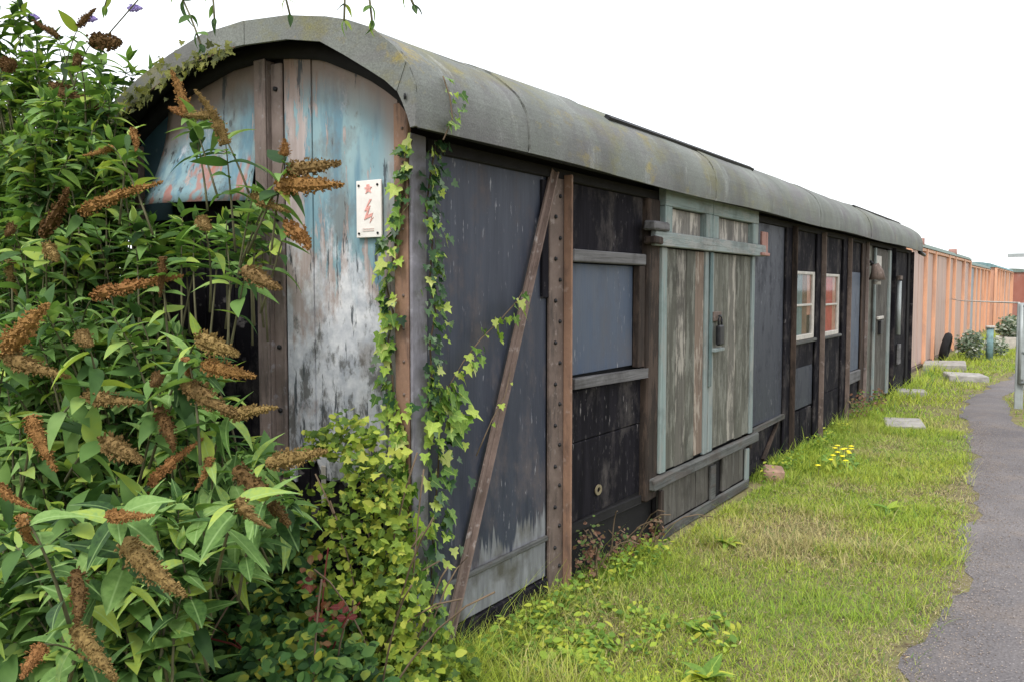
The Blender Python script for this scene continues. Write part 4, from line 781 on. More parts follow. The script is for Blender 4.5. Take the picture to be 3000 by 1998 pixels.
BACK = [[-1.36,-0.36,0.73],[-1.3,-0.4,0.92],[-1.27,-0.25,1.46],[-1.41,-0.87,0.41],[-0.86,-0.69,0.43],[-1.45,-0.44,1.49],[-0.56,-0.85,0.32],[-2.07,-0.66,1.47],[-2.24,-0.12,1.93],[-1.6,-0.14,1.06],[-2.95,-0.03,1.81],[-1.67,-0.08,1.61],[-2.17,-0.24,1.09],[-1.13,-0.61,0.34],[-2.02,-0.28,1.32],[-1.75,-0.09,1.71],[-1.76,-0.06,2.1],[-2.2,-0.4,0.66],[-1.18,-0.25,1.08],[-0.53,-0.84,0.55],[-2.47,-0.13,2.24],[-3.07,-0.15,2.32],[-2.08,-0.22,1.23],[-3.65,0.25,2.97],[-2.44,0.13,2.11],[-0.99,-0.39,1.17],[-1.97,-0.39,0.63],[-2.42,-0.21,1.73],[-1.12,-0.84,0.47],[-2.84,0.3,2.73],[-1.08,-0.88,0.64],[-2.52,-0.42,0.8],[-3.44,0.04,1.98],[-2.06,-0.14,1.68],[-2.29,-0.29,1.01],[-0.89,-0.76,0.07],[-3.48,0.21,3.17],[-2.44,-0.15,2.38],[-3.06,0.47,2.95],[-1.08,-0.39,1.28],[-1.27,-0.39,1.39],[-2.11,-0.14,1.6],[-1.78,-0.29,1.24],[-1.76,-0.53,0.98],[-2.39,0.09,2.36],[-2.57,-0.22,2.14],[-1.82,-0.53,1.23],[-1.39,-0.95,0.25],[-3.06,0.05,1.73],[-0.88,-0.68,0.24],[-1.66,-0.58,1.37],[-0.75,-0.6,0.45],[-2.68,0.33,2.74],[-1.5,-0.81,0.33],[-0.87,-0.8,0.36],[-1.84,-0.54,1.13],[-1.3,-0.42,1.45],[-0.85,-0.53,0.52],[-0.92,-0.81,0.57],[-1.09,-0.9,0.27],[-1.32,-0.49,1.17],[-1.39,-0.14,0.73],[-2.0,-0.27,1.03],[-3.66,0.41,2.78],[-1.55,-0.43,1.34],[-1.64,-0.09,1.66],[-3.85,0.24,2.9],[-2.1,0.15,2.44],[-4.04,0.31,3.1],[-3.27,0.26,3.31],[-3.06,0.0,1.57],[-1.74,-0.53,1.16],[-0.72,-0.62,0.18],[-2.49,0.07,1.73],[-1.62,-0.37,0.65],[-0.98,-0.91,0.8],[-2.37,-0.15,2.32],[-0.86,-0.82,0.55],[-3.28,0.01,1.8],[-1.16,-0.9,0.22],[-1.8,-0.78,0.19],[-1.98,-0.3,0.63],[-1.03,-0.6,0.12],[-2.53,0.15,1.75],[-0.61,-0.62,0.56],[-0.71,-0.65,0.35],[-2.0,-0.61,0.98],[-1.93,-0.26,0.83],[-1.55,-0.65,0.56],[-1.27,-0.66,0.48],[-2.35,0.1,1.64],[-1.62,-0.69,0.45],[-2.1,0.1,1.79],[-1.67,-0.22,1.08],[-1.08,-0.98,0.65],[-1.38,-1.02,0.33],[-2.31,-0.03,2.26],[-2.59,0.34,2.59],[-1.67,-0.88,0.36],[-1.16,-0.99,0.34],[-1.67,-0.26,0.75],[-3.32,0.25,2.86],[-0.71,-0.91,0.79],[-0.83,-0.74,0.05],[-2.36,0.13,2.0],[-1.62,-0.49,1.14],[-1.14,-0.28,1.26],[-1.73,-0.61,1.52],[-0.94,-0.51,0.35],[-1.33,-1.06,0.13],[-1.44,-0.46,1.04],[-2.24,-0.21,2.08],[-2.61,0.04,1.8],[-2.2,-0.38,0.94],[-1.58,-0.65,0.31],[-1.3,-0.28,0.84],[-2.22,-0.48,1.33],[-1.6,-0.78,0.12],[-2.28,-0.44,0.9],[-2.74,0.18,2.76],[-1.39,-0.23,0.97],[-0.77,-0.56,0.32],[-1.57,-0.33,1.2],[-4.18,0.39,2.77],[-2.67,0.09,1.51],[-3.69,0.24,2.72],[-0.74,-0.73,0.63],[-2.14,0.01,1.56],[-3.02,0.1,1.97],[-1.88,-0.35,0.86],[-0.8,-0.86,0.31],[-3.11,-0.08,2.16],[-1.64,-0.34,0.69],[-1.74,-0.79,0.48],[-1.2,-1.07,0.55],[-1.39,-0.39,0.97],[-3.14,-0.04,2.33],[-0.86,-0.88,0.56],[-1.81,-0.16,2.05],[-0.81,-0.51,0.57],[-1.53,-0.47,0.71],[-0.51,-0.79,0.76],[-2.28,-0.3,0.66],[-1.24,-0.32,1.09],[-0.84,-0.49,0.42],[-0.9,-0.53,0.69],[-1.27,-0.4,1.15],[-1.3,-0.99,0.33],[-1.07,-0.77,0.42],[-3.02,0.27,2.7],[-0.84,-0.69,0.37],[-1.03,-0.67,0.11],[-1.56,-0.95,0.22],[-1.73,-0.51,0.9],[-2.01,-0.55,0.74],[-1.77,-0.75,0.44],[-2.4,0.26,2.72],[-1.95,-0.44,1.28],[-2.33,-0.57,0.83],[-3.16,-0.02,1.86],[-2.36,-0.45,0.88],[-1.05,-0.82,0.06],[-3.53,0.22,2.68],[-3.66,0.36,3.12],[-1.61,-0.45,1.16],[-3.72,0.16,3.41],[-1.64,-0.14,1.22],[-1.73,-0.11,2.31],[-1.39,-0.65,0.19],[-1.93,-0.54,1.22],[-3.57,0.03,1.56],[-2.04,0.01,2.27],[-1.84,-0.5,0.81],[-2.95,0.4,2.82],[-0.72,-0.67,0.28],[-3.93,0.4,2.85],[-2.52,-0.43,0.87],[-1.35,-0.69,0.31],[-2.61,0.25,2.58],[-2.16,-0.25,0.7],[-2.48,-0.45,1.0],[-1.13,-0.26,0.84],[-1.8,-0.38,1.46],[-1.4,-0.16,0.87],[-1.48,-0.86,0.43],[-0.72,-0.69,0.04],[-1.8,-0.58,0.86],[-0.82,-0.88,0.67],[-2.1,-0.04,2.4],[-1.9,-0.09,1.89],[-1.06,-0.7,0.73],[-4.21,0.43,3.34],[-2.43,-0.5,1.1],[-0.89,-0.62,0.53],[-2.42,-0.43,1.07],[-1.99,-0.16,2.18],[-2.88,0.04,1.67],[-0.8,-0.49,0.37],[-1.18,-0.19,1.33],[-1.85,-0.8,0.67],[-1.51,-0.92,0.08],[-2.55,0.11,2.45],[-2.35,0.06,2.17],[-2.75,-0.35,1.31],[-0.89,-0.92,0.42],[-2.52,-0.47,0.95],[-1.26,-0.38,1.07],[-1.3,-0.08,1.18],[-1.7,-0.79,0.24],[-2.51,-0.22,2.35],[-1.0,-0.5,0.49],[-3.6,0.2,3.06],[-1.12,-0.25,0.75],[-2.14,0.24,2.76],[-1.93,-0.31,0.58],[-2.0,0.12,2.29],[-1.41,-1.03,0.22],[-0.7,-0.69,0.16],[-1.66,-0.86,0.3],[-1.38,-0.98,0.64],[-1.87,-0.43,1.27],[-0.94,-0.87,0.14],[-1.96,0.02,1.83],[-1.27,-0.18,1.32],[-1.0,-0.67,0.62],[-1.38,-0.4,0.68],[-1.25,-0.26,1.01],[-1.2,-0.95,0.23],[-1.92,-0.42,1.04],[-3.24,0.01,2.28],[-1.95,-0.62,1.43],[-2.76,-0.19,2.09],[-2.04,0.17,2.04],[-1.6,-0.72,0.2],[-3.36,0.37,2.64],[-2.15,-0.57,0.69],[-3.06,0.0,2.04],[-0.65,-0.88,0.39],[-2.72,0.1,1.94],[-2.08,-0.14,1.98],[-2.73,-0.38,0.82],[-0.48,-0.75,0.77],[-1.53,0.1,1.93],[-1.96,-0.78,0.36],[-2.06,0.08,1.9],[-1.6,-0.75,0.53],[-1.03,-0.4,0.72],[-2.04,-0.38,0.7],[-0.91,-0.81,0.42],[-2.38,-0.03,2.32],[-1.23,-0.81,0.25],[-3.29,0.36,2.83],[-1.29,-0.15,1.38],[-1.18,-1.02,0.21],[-1.46,-0.63,0.45],[-1.02,-0.79,0.23],[-2.6,0.4,2.54],[-2.47,0.01,2.17],[-2.13,-0.57,0.64],[-1.19,-0.44,1.21],[-1.45,-0.12,1.36],[-1.3,-0.45,0.8],[-0.94,-0.66,0.59],[-2.76,0.42,2.88],[-1.38,-0.63,0.13],[-0.79,-0.85,0.61],[-1.74,-0.07,1.52],[-2.41,0.25,2.64],[-2.74,0.02,2.08],[-3.39,0.48,2.65],[-2.32,-0.31,1.32],[-1.17,-0.64,0.62],[-4.04,0.32,3.21],[-1.03,-0.88,0.39],[-2.32,0.14,1.74],[-0.94,-0.84,0.35],[-1.82,-0.17,1.78],[-1.42,-0.39,1.32],[-1.19,-1.02,0.47],[-1.2,-0.39,1.41],[-1.37,-0.91,0.65],[-2.85,-0.24,2.08],[-1.55,-0.47,1.43],[-1.04,-0.61,0.41],[-1.72,-0.69,0.43],[-1.61,-0.44,1.01],[-1.52,-0.74,0.36],[-2.39,-0.15,2.16],[-0.77,-0.6,0.04],[-1.41,-0.09,0.98],[-0.74,-0.88,0.68],[-1.57,-0.69,0.38],[-1.39,-0.69,0.65],[-0.8,-0.64,0.64],[-1.47,-0.92,0.4],[-2.08,-0.56,1.06],[-3.72,0.43,2.65],[-2.78,-0.21,2.37],[-2.69,0.14,1.57],[-1.23,-0.7,0.68]]
TOP = [[-0.64,-0.5,2.69,-0.47,-0.55,2.58],[-0.15,-0.5,2.61,-0.08,-0.55,2.53],[0.1,-0.5,2.56,0.17,-0.55,2.47],[0.27,-0.5,2.53,0.46,-0.55,2.47],[0.18,-0.5,2.52,0.29,-0.55,2.45],[-0.96,-0.5,2.71,-1.14,-0.55,2.74],[-0.82,-0.5,2.62,-0.55,-0.55,2.5]]
def nearest(p, roots): return min(roots, key=lambda q: (Vector(q)-Vector(p)).length)
def buddleia(label, roots, tips, spikes, nobj, mo, ms_, leaflen, loc, meshes, dark=(), purple=()):
    o = empty('buddleia_bush', loc, label, 'bush', 'buddleia bushes'); lv = []; st = []
    for s in spikes:
        b = Vector(s[:3]); d = (Vector(s[3:])-b).normalized(); root = nearest(b-d*.4, roots)
        lim = b-(d*.30 if d.z > -.2 else Vector((d.x, d.y, .6))*.25); rr = Vector(root)
        shoot(b, lim.lerp(rr, .25), lv, 0, st, spike=1, leaflen=leaflen, nodes=4, nlen=.3)
    for t in tips:
        rr = Vector(nearest(t, roots)); t = Vector(t); q = t.lerp(rr, .5)+Vector((random.uniform(-.15, .15), random.uniform(-.1, .2), random.uniform(-.25, .05)))
        shoot(t, q, lv, 0, st, leaflen=leaflen)
    spike_objs(spikes, meshes, o)
    if purple: spike_objs(purple, spp, o)
    for rt in roots:
        rt = Vector(rt); near = [Vector(t) for t in tips if nearest(t, roots) == tuple(rt)]
        for tp_ in random.sample(near, min(2, len(near))):
            c = rt.lerp(tp_, .5)+Vector((0, 0, .2)); base = Vector((rt.x+random.uniform(-.06, .06), rt.y+random.uniform(-.06, .06), -.03))
            pts = [base*(1-k/8)**2+c*2*(k/8)*(1-k/8)+tp_*(k/8)**2 for k in range(9)]
            at(tube('stem', pts, lambda t: .012*(1-t)+.003, stemmat, None, 6), o)
    join_tubes('twigs', st, lambda t: .0035*(1-t)+.0018, twigmat, o)['kind'] = 'stuff'
    plant_leaves(o, lv, LANCE, mo, ms_, nobj); return o
hi = [t for t in FRONT+BACK if t[2] > 2.15 and t[0] < -1.3]; rest_f = [t for t in FRONT if t not in hi]; rest_b = [t for t in BACK if t not in hi]
low = [t for t in rest_f if t[1] < -1.0]; mid = [t for t in rest_f if t[1] >= -1.0]
sp_hi = [s for s in SPK if s[2] > 2.3 and s[0] < -1.3]; sp_low = [s for s in SPK if s[1] < -1.0]; sp_mid = [s for s in SPK if s not in sp_hi and s not in sp_low]
buddleia('low near buddleia with large drooping brown flower spikes at bottom left', [(-.45, -1.0, 0), (-.9, -1.1, 0), (-.1, -1.15, 0)], low, sp_low, 150, ml_o, ml_s, .118, (-.45, -1.0, 0), spm)
buddleia('broad buddleia with brown spikes reaching across the blue end wall', [(-1.0, -.55, 0), (-1.5, -.5, 0), (-.6, -.5, 0), (-1.9, -.4, 0)], mid+rest_b, sp_mid, 150, ml_o, ml_s, .112, (-1.0, -.55, 0), spm)
extra = []
for k in range(330):
    extra.append((random.uniform(-4.8, -1.85), random.uniform(-.1, .8), random.uniform(.7, 2.6)))
for k in range(60): extra.append((random.uniform(-4.2, -1.9), random.uniform(-.1, .3), random.uniform(2.3, 2.95)))
fill = [(random.uniform(-2.1, -1.5), random.uniform(-.42, -.2), random.uniform(1.9, 2.5)) for k in range(55)]+[(random.uniform(-1.85, -1.42), random.uniform(-.45, -.3), random.uniform(2.15, 2.5)) for k in range(22)]
while len(fill) < 240:
    p = (random.uniform(-2.6, -.75), random.uniform(-.55, -.08), random.uniform(.35, 2.25))
    if p[0] > -1.62 and p[2] > 1.75: continue
    if p[0] > -1.15-.35*(p[2]-1.0): continue
    fill.append(p)
midb = [o for o in bpy.data.objects if o.name.startswith('buddleia_bush')][-1]; lv = []; st = []
for p in fill: shoot(p, Vector(p).lerp(Vector((p[0]-.2, -.3, 0)), .4), lv, 0, st, leaflen=.105)
join_tubes('twigs', st, .003, twigmat, midb)['kind'] = 'stuff'; plant_leaves(midb, lv, LANCE, ml_o2, ml_s, 0)
PUR = [(x, .2, z, x+.14, .15, z-.04) for x, z in ((-2.48, 3.1), (-2.08, 3.09), (-2.44, 2.64), (-3.05, 3.2), (-2.59, 2.64), (-2.16, 2.22), (-3.11, 3.0))]
TOPT = [t[3:] for t in TOP]
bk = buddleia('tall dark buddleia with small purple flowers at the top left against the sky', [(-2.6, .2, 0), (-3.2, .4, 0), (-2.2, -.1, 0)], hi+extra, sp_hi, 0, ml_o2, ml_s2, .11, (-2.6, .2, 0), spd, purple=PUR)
lv = []; st = []
for t in TOP:
    a, b = Vector(t[:3]), Vector(t[3:])
    a2 = a+Vector((-.05, 0, .25)); shoot(b, a2, lv, 0, st, leaflen=.07, nlen=.3, nodes=4)
    st.append([a2, a2+Vector((-.3, .05, .45)), Vector((-1.4, .1, 3.3)), Vector((-2.2, .1, 2.9)), Vector((-2.5, .2, 1.5))])
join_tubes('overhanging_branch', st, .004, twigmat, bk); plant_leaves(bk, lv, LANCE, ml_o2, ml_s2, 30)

# ---------------------------------------------------------------- ivy on the corner
G_IVY = [(.04, .10, .02), (.09, .18, .03), (.17, .29, .05), (.28, .41, .06), (.40, .50, .09), (.48, .52, .18)]
mi = leafmat('ivy_leaf', G_IVY, use_attr=False, rough=.4); mis = leafmat('ivy_foliage', G_IVY, rough=.4)
G_IVD = [(.015, .04, .018), (.03, .075, .03), (.05, .11, .045), (.09, .16, .07), (.20, .28, .17)]
mid_ = leafmat('dark_ivy_leaf', G_IVD, rough=.35)
def vine(parent, pts, nrm, spread, dens, size, mo, rt=.004):
    pts = [Vector(p) for p in pts]; Ts = []; nrm = Vector(nrm)
    for a, b in zip(pts[:-1], pts[1:]):
        L = (b-a).length; n = max(1, int(L*dens)); d = (b-a).normalized(); s = nrm.cross(d).normalized()
        for k in range(n):
            p = a.lerp(b, random.random())+s*random.gauss(0, spread)+nrm*random.uniform(.005, .045)
            ld = Vector((0, 0, -1))*random.uniform(.3, 1)+s*random.uniform(-1, 1)+nrm*random.uniform(.1, .5)
            nn = nrm+Vector((random.uniform(-.8, .8), random.uniform(-.8, .8), random.uniform(-.2, 1.1)))
            Ts.append(frame(np.array(p), np.array(ld), np.array(nn), size*random.uniform(.45, 1.35)))
    at(tube('vine_stem', pts, rt, stemmat, None, 5), parent)
    if mo is mid_: at(scatter('foliage', IVY, Ts, np.repeat(RNG.random(len(Ts))[:, None], 3, 1), mo, None, True), parent)['kind'] = 'stuff'
    else: as_objects('leaf', [mesh_of('leaf', IVY, mo)], Ts, parent)
iv = empty('ivy', (0, -.05, 0), 'yellow green ivy climbing the rusty corner post of the dark van', 'ivy')
IA = [[.03, -.035, 2.17], [0, -.035, 2.09], [-.01, -.035, 1.98], [-.04, -.035, 1.86], [-.07, -.035, 1.71], [-.11, -.035, 1.62], [-.07, -.035, 1.5], [-.1, -.035, 1.38], [-.08, -.035, 1.26], [-.07, -.035, 1.15], [-.03, -.035, 1.05], [-.01, -.035, .93], [-.02, -.035, .81], [.02, -.035, .67], [0, -.035, .4], [.0, -.035, 0]]
vine(iv, IA, (0, -1, 0), .022, 78, .050, mi); vine(iv, IA[:10], (0, -1, 0), .03, 60, .036, mid_); vine(iv, IA[9:], (0, -1, 0), .06, 80, .05, mi)
iv2 = empty('ivy', (.04, .1, 0), 'darker small leaved ivy hanging down the navy side beside the corner', 'ivy')
IB = [[.03, .12, 2.19], [.03, .08, 2.05], [.03, .05, 1.91], [.03, .09, 1.78], [.03, .07, 1.62], [.03, .11, 1.5], [.03, .07, 1.38], [.03, .08, 1.25], [.03, .08, 1.13], [.03, .13, 1.0], [.03, .12, .84], [.03, .09, .65], [.03, .06, .3], [.03, .05, 0]]
vine(iv2, IB[:9], (1, 0, 0), .036, 170, .036, mid_); vine(iv2, IB[:9], (1, 0, 0), .034, 62, .042, mi); vine(iv2, IB[7:], (1, 0, 0), .055, 90, .055, mi); vine(iv2, IB[7:], (1, 0, 0), .07, 60, .05, mid_)
vine(iv2, [[.05, .1, 1.07], [.05, .16, 1.19], [.05, .27, 1.29], [.05, .4, 1.38], [.05, .54, 1.45], [.06, .68, 1.54], [.06, .72, 1.58]], (1, 0, 0), .024, 75, .042, mi, .003)
vine(iv2, [[.05, .16, 1.12], [.06, .18, 1.2], [.06, .2, 1.05], [.06, .17, .95]], (1, 0, 0), .05, 70, .07, mi, .003)
vine(iv2, [[.06, .35, .88], [.06, .47, 1.02], [.06, .58, 1.12], [.06, .62, 1.22]], (1, 0, 0), .01, 8, .03, mi, .003)
iv3 = empty('ivy', (.16, 0, 2.1), 'thin ivy strand climbing over the felt roof edge at the corner', 'ivy')
vine(iv3, [[.17, -.02, 2.16], [.17, .04, 2.25], [.165, .03, 2.33], [.14, .02, 2.41]], (1, 0, .1), .022, 75, .04, mi, .003)
iv4 = empty('ivy', (-1.2, -.18, 2.45), 'olive creeper tangled along the left roof edge flashing', 'ivy')
vine(iv4, [[-1.62, -.19, 2.40], [-1.45, -.19, 2.47], [-1.23, -.19, 2.545], [-1.07, -.19, 2.575], [-.93, -.19, 2.595], [-.8, -.185, 2.61]], (0, -1, 0), .035, 210, .032, leafmat('olive_creeper', [(.05, .06, .02), (.10, .11, .03), (.17, .18, .05), (.26, .26, .07)], use_attr=False), .004)

# ---------------------------------------------------------------- bramble and climber mass below the end wall
def cluster_leaves(cl, tm_size, up=.8, out=(0.35, -.7, 0)):
    Ts = []
    for (c, r, n, sz) in cl:
        for k in range(n):
            v = np.array([random.gauss(0, 1) for _ in range(3)]); v /= np.linalg.norm(v); v *= random.random()**.45
            p = np.array(c)+v*np.array(r)
            if p[2] < .01: continue
            d = np.array([random.uniform(-1, 1), random.uniform(-1, 1), random.uniform(-.8, .3)]); nn = np.array(out)+np.array([random.uniform(-.6, .6), random.uniform(-.6, .6), up+random.uniform(-.5, .5)])
            for q in range(3 if tm_size == 3 else 1):
                dd = d+np.array([random.uniform(-1, 1), random.uniform(-1, 1), random.uniform(-.5, .5)])*(.8 if q else 0); Ts.append(frame(p, dd, nn, sz*random.uniform(.6, 1.25)))
    return Ts
def canes(n, box_, parent, mat, hgt):
    ps = []
    for k in range(n):
        a = Vector((random.uniform(*box_[0]), random.uniform(*box_[1]), 0)); b = a+Vector((random.uniform(-.4, .5), random.uniform(-.3, .3), random.uniform(*hgt))); c = a.lerp(b, .5)+Vector((0, 0, .2))
        ps.append([a*(1-t)**2+c*2*t*(1-t)+b*t*t for t in (0, .2, .4, .6, .8, 1)])
    join_tubes('canes', ps, .0035, mat, parent)
G_YEL = [(.045, .09, .018), (.10, .17, .03), (.18, .27, .04), (.31, .38, .05), (.44, .46, .09)]
G_BRA = [(.02, .05, .018), (.04, .10, .03), (.065, .15, .042), (.10, .20, .052), (.15, .25, .06), (.36, .36, .05)]
my_o = leafmat('climber_leaf', G_YEL, use_attr=False); my_s = leafmat('climber_foliage', G_YEL); mb_o = leafmat('bramble_leaf', G_BRA, use_attr=False); mb_s = leafmat('bramble_foliage', G_BRA)
cl = empty('climbing_vine', (-.2, -.3, 0), 'yellow green climber rambling up the foot of the peeling end wall', 'climber')
YC = [((-.20, -.18, 1.02), (.16, .08, .11), 160, .036), ((-.02, -.22, .92), (.15, .1, .2), 190, .040), ((-.33, -.18, .98), (.14, .08, .08), 70, .04), ((-.04, -.20, .60), (.17, .12, .3), 460, .044), ((.06, -.20, .30), (.16, .14, .32), 520, .044), ((-.28, -.22, .70), (.18, .1, .18), 110, .042), ((-.15, -.30, .35), (.22, .14, .2), 260, .042), ((.12, -.30, .12), (.22, .22, .16), 260, .045), ((.2, -.1, .12), (.14, .25, .14), 150, .045)]
plant_leaves(cl, cluster_leaves(YC, 1), [OVATE, IVY], my_o, my_s, 160); canes(14, ((-.3, .1), (-.3, -.1)), cl, stemmat, (.4, 1.0))
br = empty('bramble_patch', (-.4, -.6, 0), 'dark green bramble thicket at the bottom between buddleia and van corner', 'bramble')
BC = [((.02, -.75, .34), (.22, .15, .20), 200, .042), ((-.50, -.32, .50), (.28, .2, .30), 260, .05), ((-.30, -.45, .35), (.35, .25, .28), 480, .05), ((0, -.62, .22), (.35, .25, .24), 520, .05), ((-.35, -.75, .20), (.4, .3, .28), 520, .052), ((-.75, -.6, .3), (.4, .3, .35), 420, .055), ((.25, -.75, .10), (.3, .3, .14), 380, .045), ((-.1, -1.05, .15), (.5, .3, .2), 520, .05), ((.35, -1.0, .04), (.4, .35, .10), 300, .045)]
plant_leaves(br, cluster_leaves(BC, 3), [OVATE], mb_o, mb_s, 200); canes(22, ((-.9, .2), (-1.0, -.2)), br, stemmat, (.3, .8))
rb = empty('red_leaved_bramble', (.1, -.6, 0), 'sprig of red autumn bramble leaves below the peeling end wall', 'bramble')
mr = leafmat('red_leaf', [(.10, .02, .02), (.18, .03, .03), (.22, .08, .045), (.12, .12, .04)], use_attr=False)
as_objects('leaf', [mesh_of('leaf', OVATE, mr)], cluster_leaves([((.05, -.60, .62), (.04, .04, .11), 20, .03), ((.17, -.62, .53), (.10, .05, .05), 26, .03), ((.06, -.62, .42), (.09, .04, .09), 20, .03)], 1), rb)
canes(5, ((.0, .15), (-.62, -.58)), rb, mr, (.4, .65))
dk_ = empty('dried_dock', (.09, 1.42, 0), 'dry reddish brown weed at the foot of the riveted post', 'weed')
md = leafmat('dry_weed', [(.09, .045, .03), (.20, .10, .07), (.24, .14, .09), (.07, .13, .035), (.13, .20, .05)], use_attr=False); mds = leafmat('dry_weed_mass', [(.09, .045, .03), (.20, .10, .07), (.24, .14, .09), (.07, .13, .035), (.13, .20, .05)])
plant_leaves(dk_, cluster_leaves([((.07, 1.40, .20), (.06, .16, .18), 170, .026), ((.08, 1.75, .12), (.06, .3, .12), 110, .026), ((.07, 2.2, .1), (.05, .2, .1), 60, .03)], 1), [OVATE], md, mds, 60); canes(14, ((.04, .12), (1.3, 2.2)), dk_, stemmat, (.2, .42))
dk2 = empty('dried_dock', (.1, 8.4, 0), 'dry brown weed heap below the blue panel near the far door', 'weed')
plant_leaves(dk2, cluster_leaves([((.10, 8.3, .18), (.10, .5, .22), 200, .04), ((.12, 9.2, .14), (.10, .5, .18), 160, .04)], 1), [OVATE], md, mds, 20)
sb = empty('grey_green_shrub', (.35, 19, 0), 'grey green shrub with pale tips in front of the orange van bodies', 'shrub')
gg = leafmat('grey_green_leaf', [(.05, .08, .045), (.11, .15, .10), (.19, .24, .17), (.5, .5, .46)]); gg_o = leafmat('grey_green_leaf_single', [(.05, .08, .045), (.11, .15, .10), (.19, .24, .17), (.5, .5, .46)], use_attr=False)
plant_leaves(sb, cluster_leaves([((.35, 19, .36), (.29, .4, .32), 800, .075), ((.75, 20.5, .25), (.28, .5, .25), 400, .075)], 1), [OVATE], gg_o, gg, 20); canes(8, ((.1, .6), (18.8, 19.3)), sb, stemmat, (.3, .6))
ps = empty('planter_shrub', (.85, 24.2, .25), 'bushy grey green plants growing in the pale planter box', 'shrub')
plant_leaves(ps, cluster_leaves([((.85, 24.2, .55), (.35, .45, .35), 500, .1)], 1), [OVATE], gg_o, gg, 10)

# ---------------------------------------------------------------- grass and weeds
mg = tintmat('grass_blades', .4)
def in_path(x, y, m=0.):
    l, r = path_edges(y); return (x > l+m) & (x < r-m)
def grass(name, n, xr, yr, hr, wd, label, densf, seed, parent=None):
    r = np.random.default_rng(seed); x = r.uniform(*xr, n); y = r.uniform(*yr, n); keep = densf(x, y, r); x, y = x[keep], y[keep]; n = len(x)
    pat = vnoise(x, y, 2.1, 8); dry = vnoise(x, y, 3.3, 21)+.25*r.normal(size=n)
    wall = np.exp(-np.clip(x-.1, 0, 9)/.22)*(y > 0)*np.where((y > 2.1) & (y < 4.4), .0, 1)
    tuft = np.clip(vnoise(x, y, 7.5, 77), 0, 1); h = r.uniform(*hr, n)*(1+.45*np.clip(pat, -1, 1))*(1+1.6*wall)*(1+1.5*tuft)*(1+.9*(r.random(n) < .05))
    az = r.uniform(0, 6.283, n); lean = r.uniform(.15, 1.0, n); ax = np.stack([np.cos(az), np.sin(az)], 1)
    d = np.stack([ax[:, 0]*lean, ax[:, 1]*lean, np.ones(n)], 1); d /= np.linalg.norm(d, axis=1)[:, None]
    s = np.stack([-ax[:, 1], ax[:, 0], np.zeros(n)], 1); nn = np.cross(d, s)
    T = np.zeros((n, 3, 4)); T[:, :, 0] = s*(wd*r.uniform(.6, 1.4, n))[:, None]; T[:, :, 1] = nn*h[:, None]; T[:, :, 2] = d*h[:, None]; T[:, 0, 3] = x; T[:, 1, 3] = y; T[:, 2, 3] = gz(x, y)-.005
    g1 = np.array([.27, .41, .05]); g2 = np.array([.45, .51, .07]); g3 = np.array([.54, .45, .23]); g4 = np.array([.12, .23, .045])
    k = np.clip(.5+.5*pat+.2*r.normal(size=n), 0, 1)[:, None]; c = g1*(1-k)+g2*k
    q = np.clip((dry*1.7+.06)*(1-.75*wall)*np.clip(1.25-y*.09, .15, 1), 0, .9)[:, None]; c = c*(1-q)+g3*q
    e = (r.random(n) < .13)[:, None]; c = np.where(e, g4, c); c *= r.uniform(.75, 1.2, n)[:, None]
    templ = ([(-.5, 0, 0), (.5, 0, 0), (.38, -.10, .5), (-.38, -.10, .5), (0, -.38, .97)], [(0, 1, 2, 3), (3, 2, 4)])
    o = scatter(name, templ, T, c, mg, parent); tag(o, label, 'grass', kind='stuff'); return o
def dens_near(x, y, r):
    p = in_path(x, y, .02); l, rr = path_edges(y); edge = np.exp(-np.clip(l-x, 0, 9)/.2); thin = np.clip(1-.75*edge-.45*(vnoise(x, y, 3.3, 21) > .25), .1, 1)
    p = p | ((x < .13) & (y > 2.2) & (y < 4.35))
    return (~p) & (r.random(len(x)) < thin) & ~((x < -.03) & (y > .02)) & (x > -.9-.3*y)
def d_near(x, y, r): return dens_near(x, y, r) & (r.random(len(x)) < np.clip((4.4-y)/2, 0, 1))
def d_mid(x, y, r): return dens_near(x, y, r) & (r.random(len(x)) < np.clip((y-2.2)/2, 0, 1)*np.clip((9.5-y)/1.2, 0, 1))
def d_far(x, y, r): return dens_near(x, y, r) & (r.random(len(x)) < np.clip((y-8.2)/1.2, 0, 1))
grass('grass', 150000, (-.6, 1.9), (-1.3, 4.4), (.016, .06), .0038, 'short yellow green grass with dry patches along the foreground', d_near, 1)
grass('grass', 100000, (-.02, 1.8), (2.2, 9.5), (.02, .062), .0055, 'lush grass strip between the dark van and the middle of the path', d_mid, 2)
grass('grass', 60000, (-.4, 4.5), (8.2, 30), (.03, .09), .012, 'distant verge grass around the far bend of the path', d_far, 3)
grass('grass', 20000, (1.9, 6), (-3, 9), (.04, .1), .008, 'grass verge on the far right side of the path', dens_near, 4)
grass('grass', 40000, (-7, -.2), (-4, -.2), (.05, .14), .008, 'rough grass under the buddleia bushes', lambda x, y, r: np.ones(len(x), bool), 5)
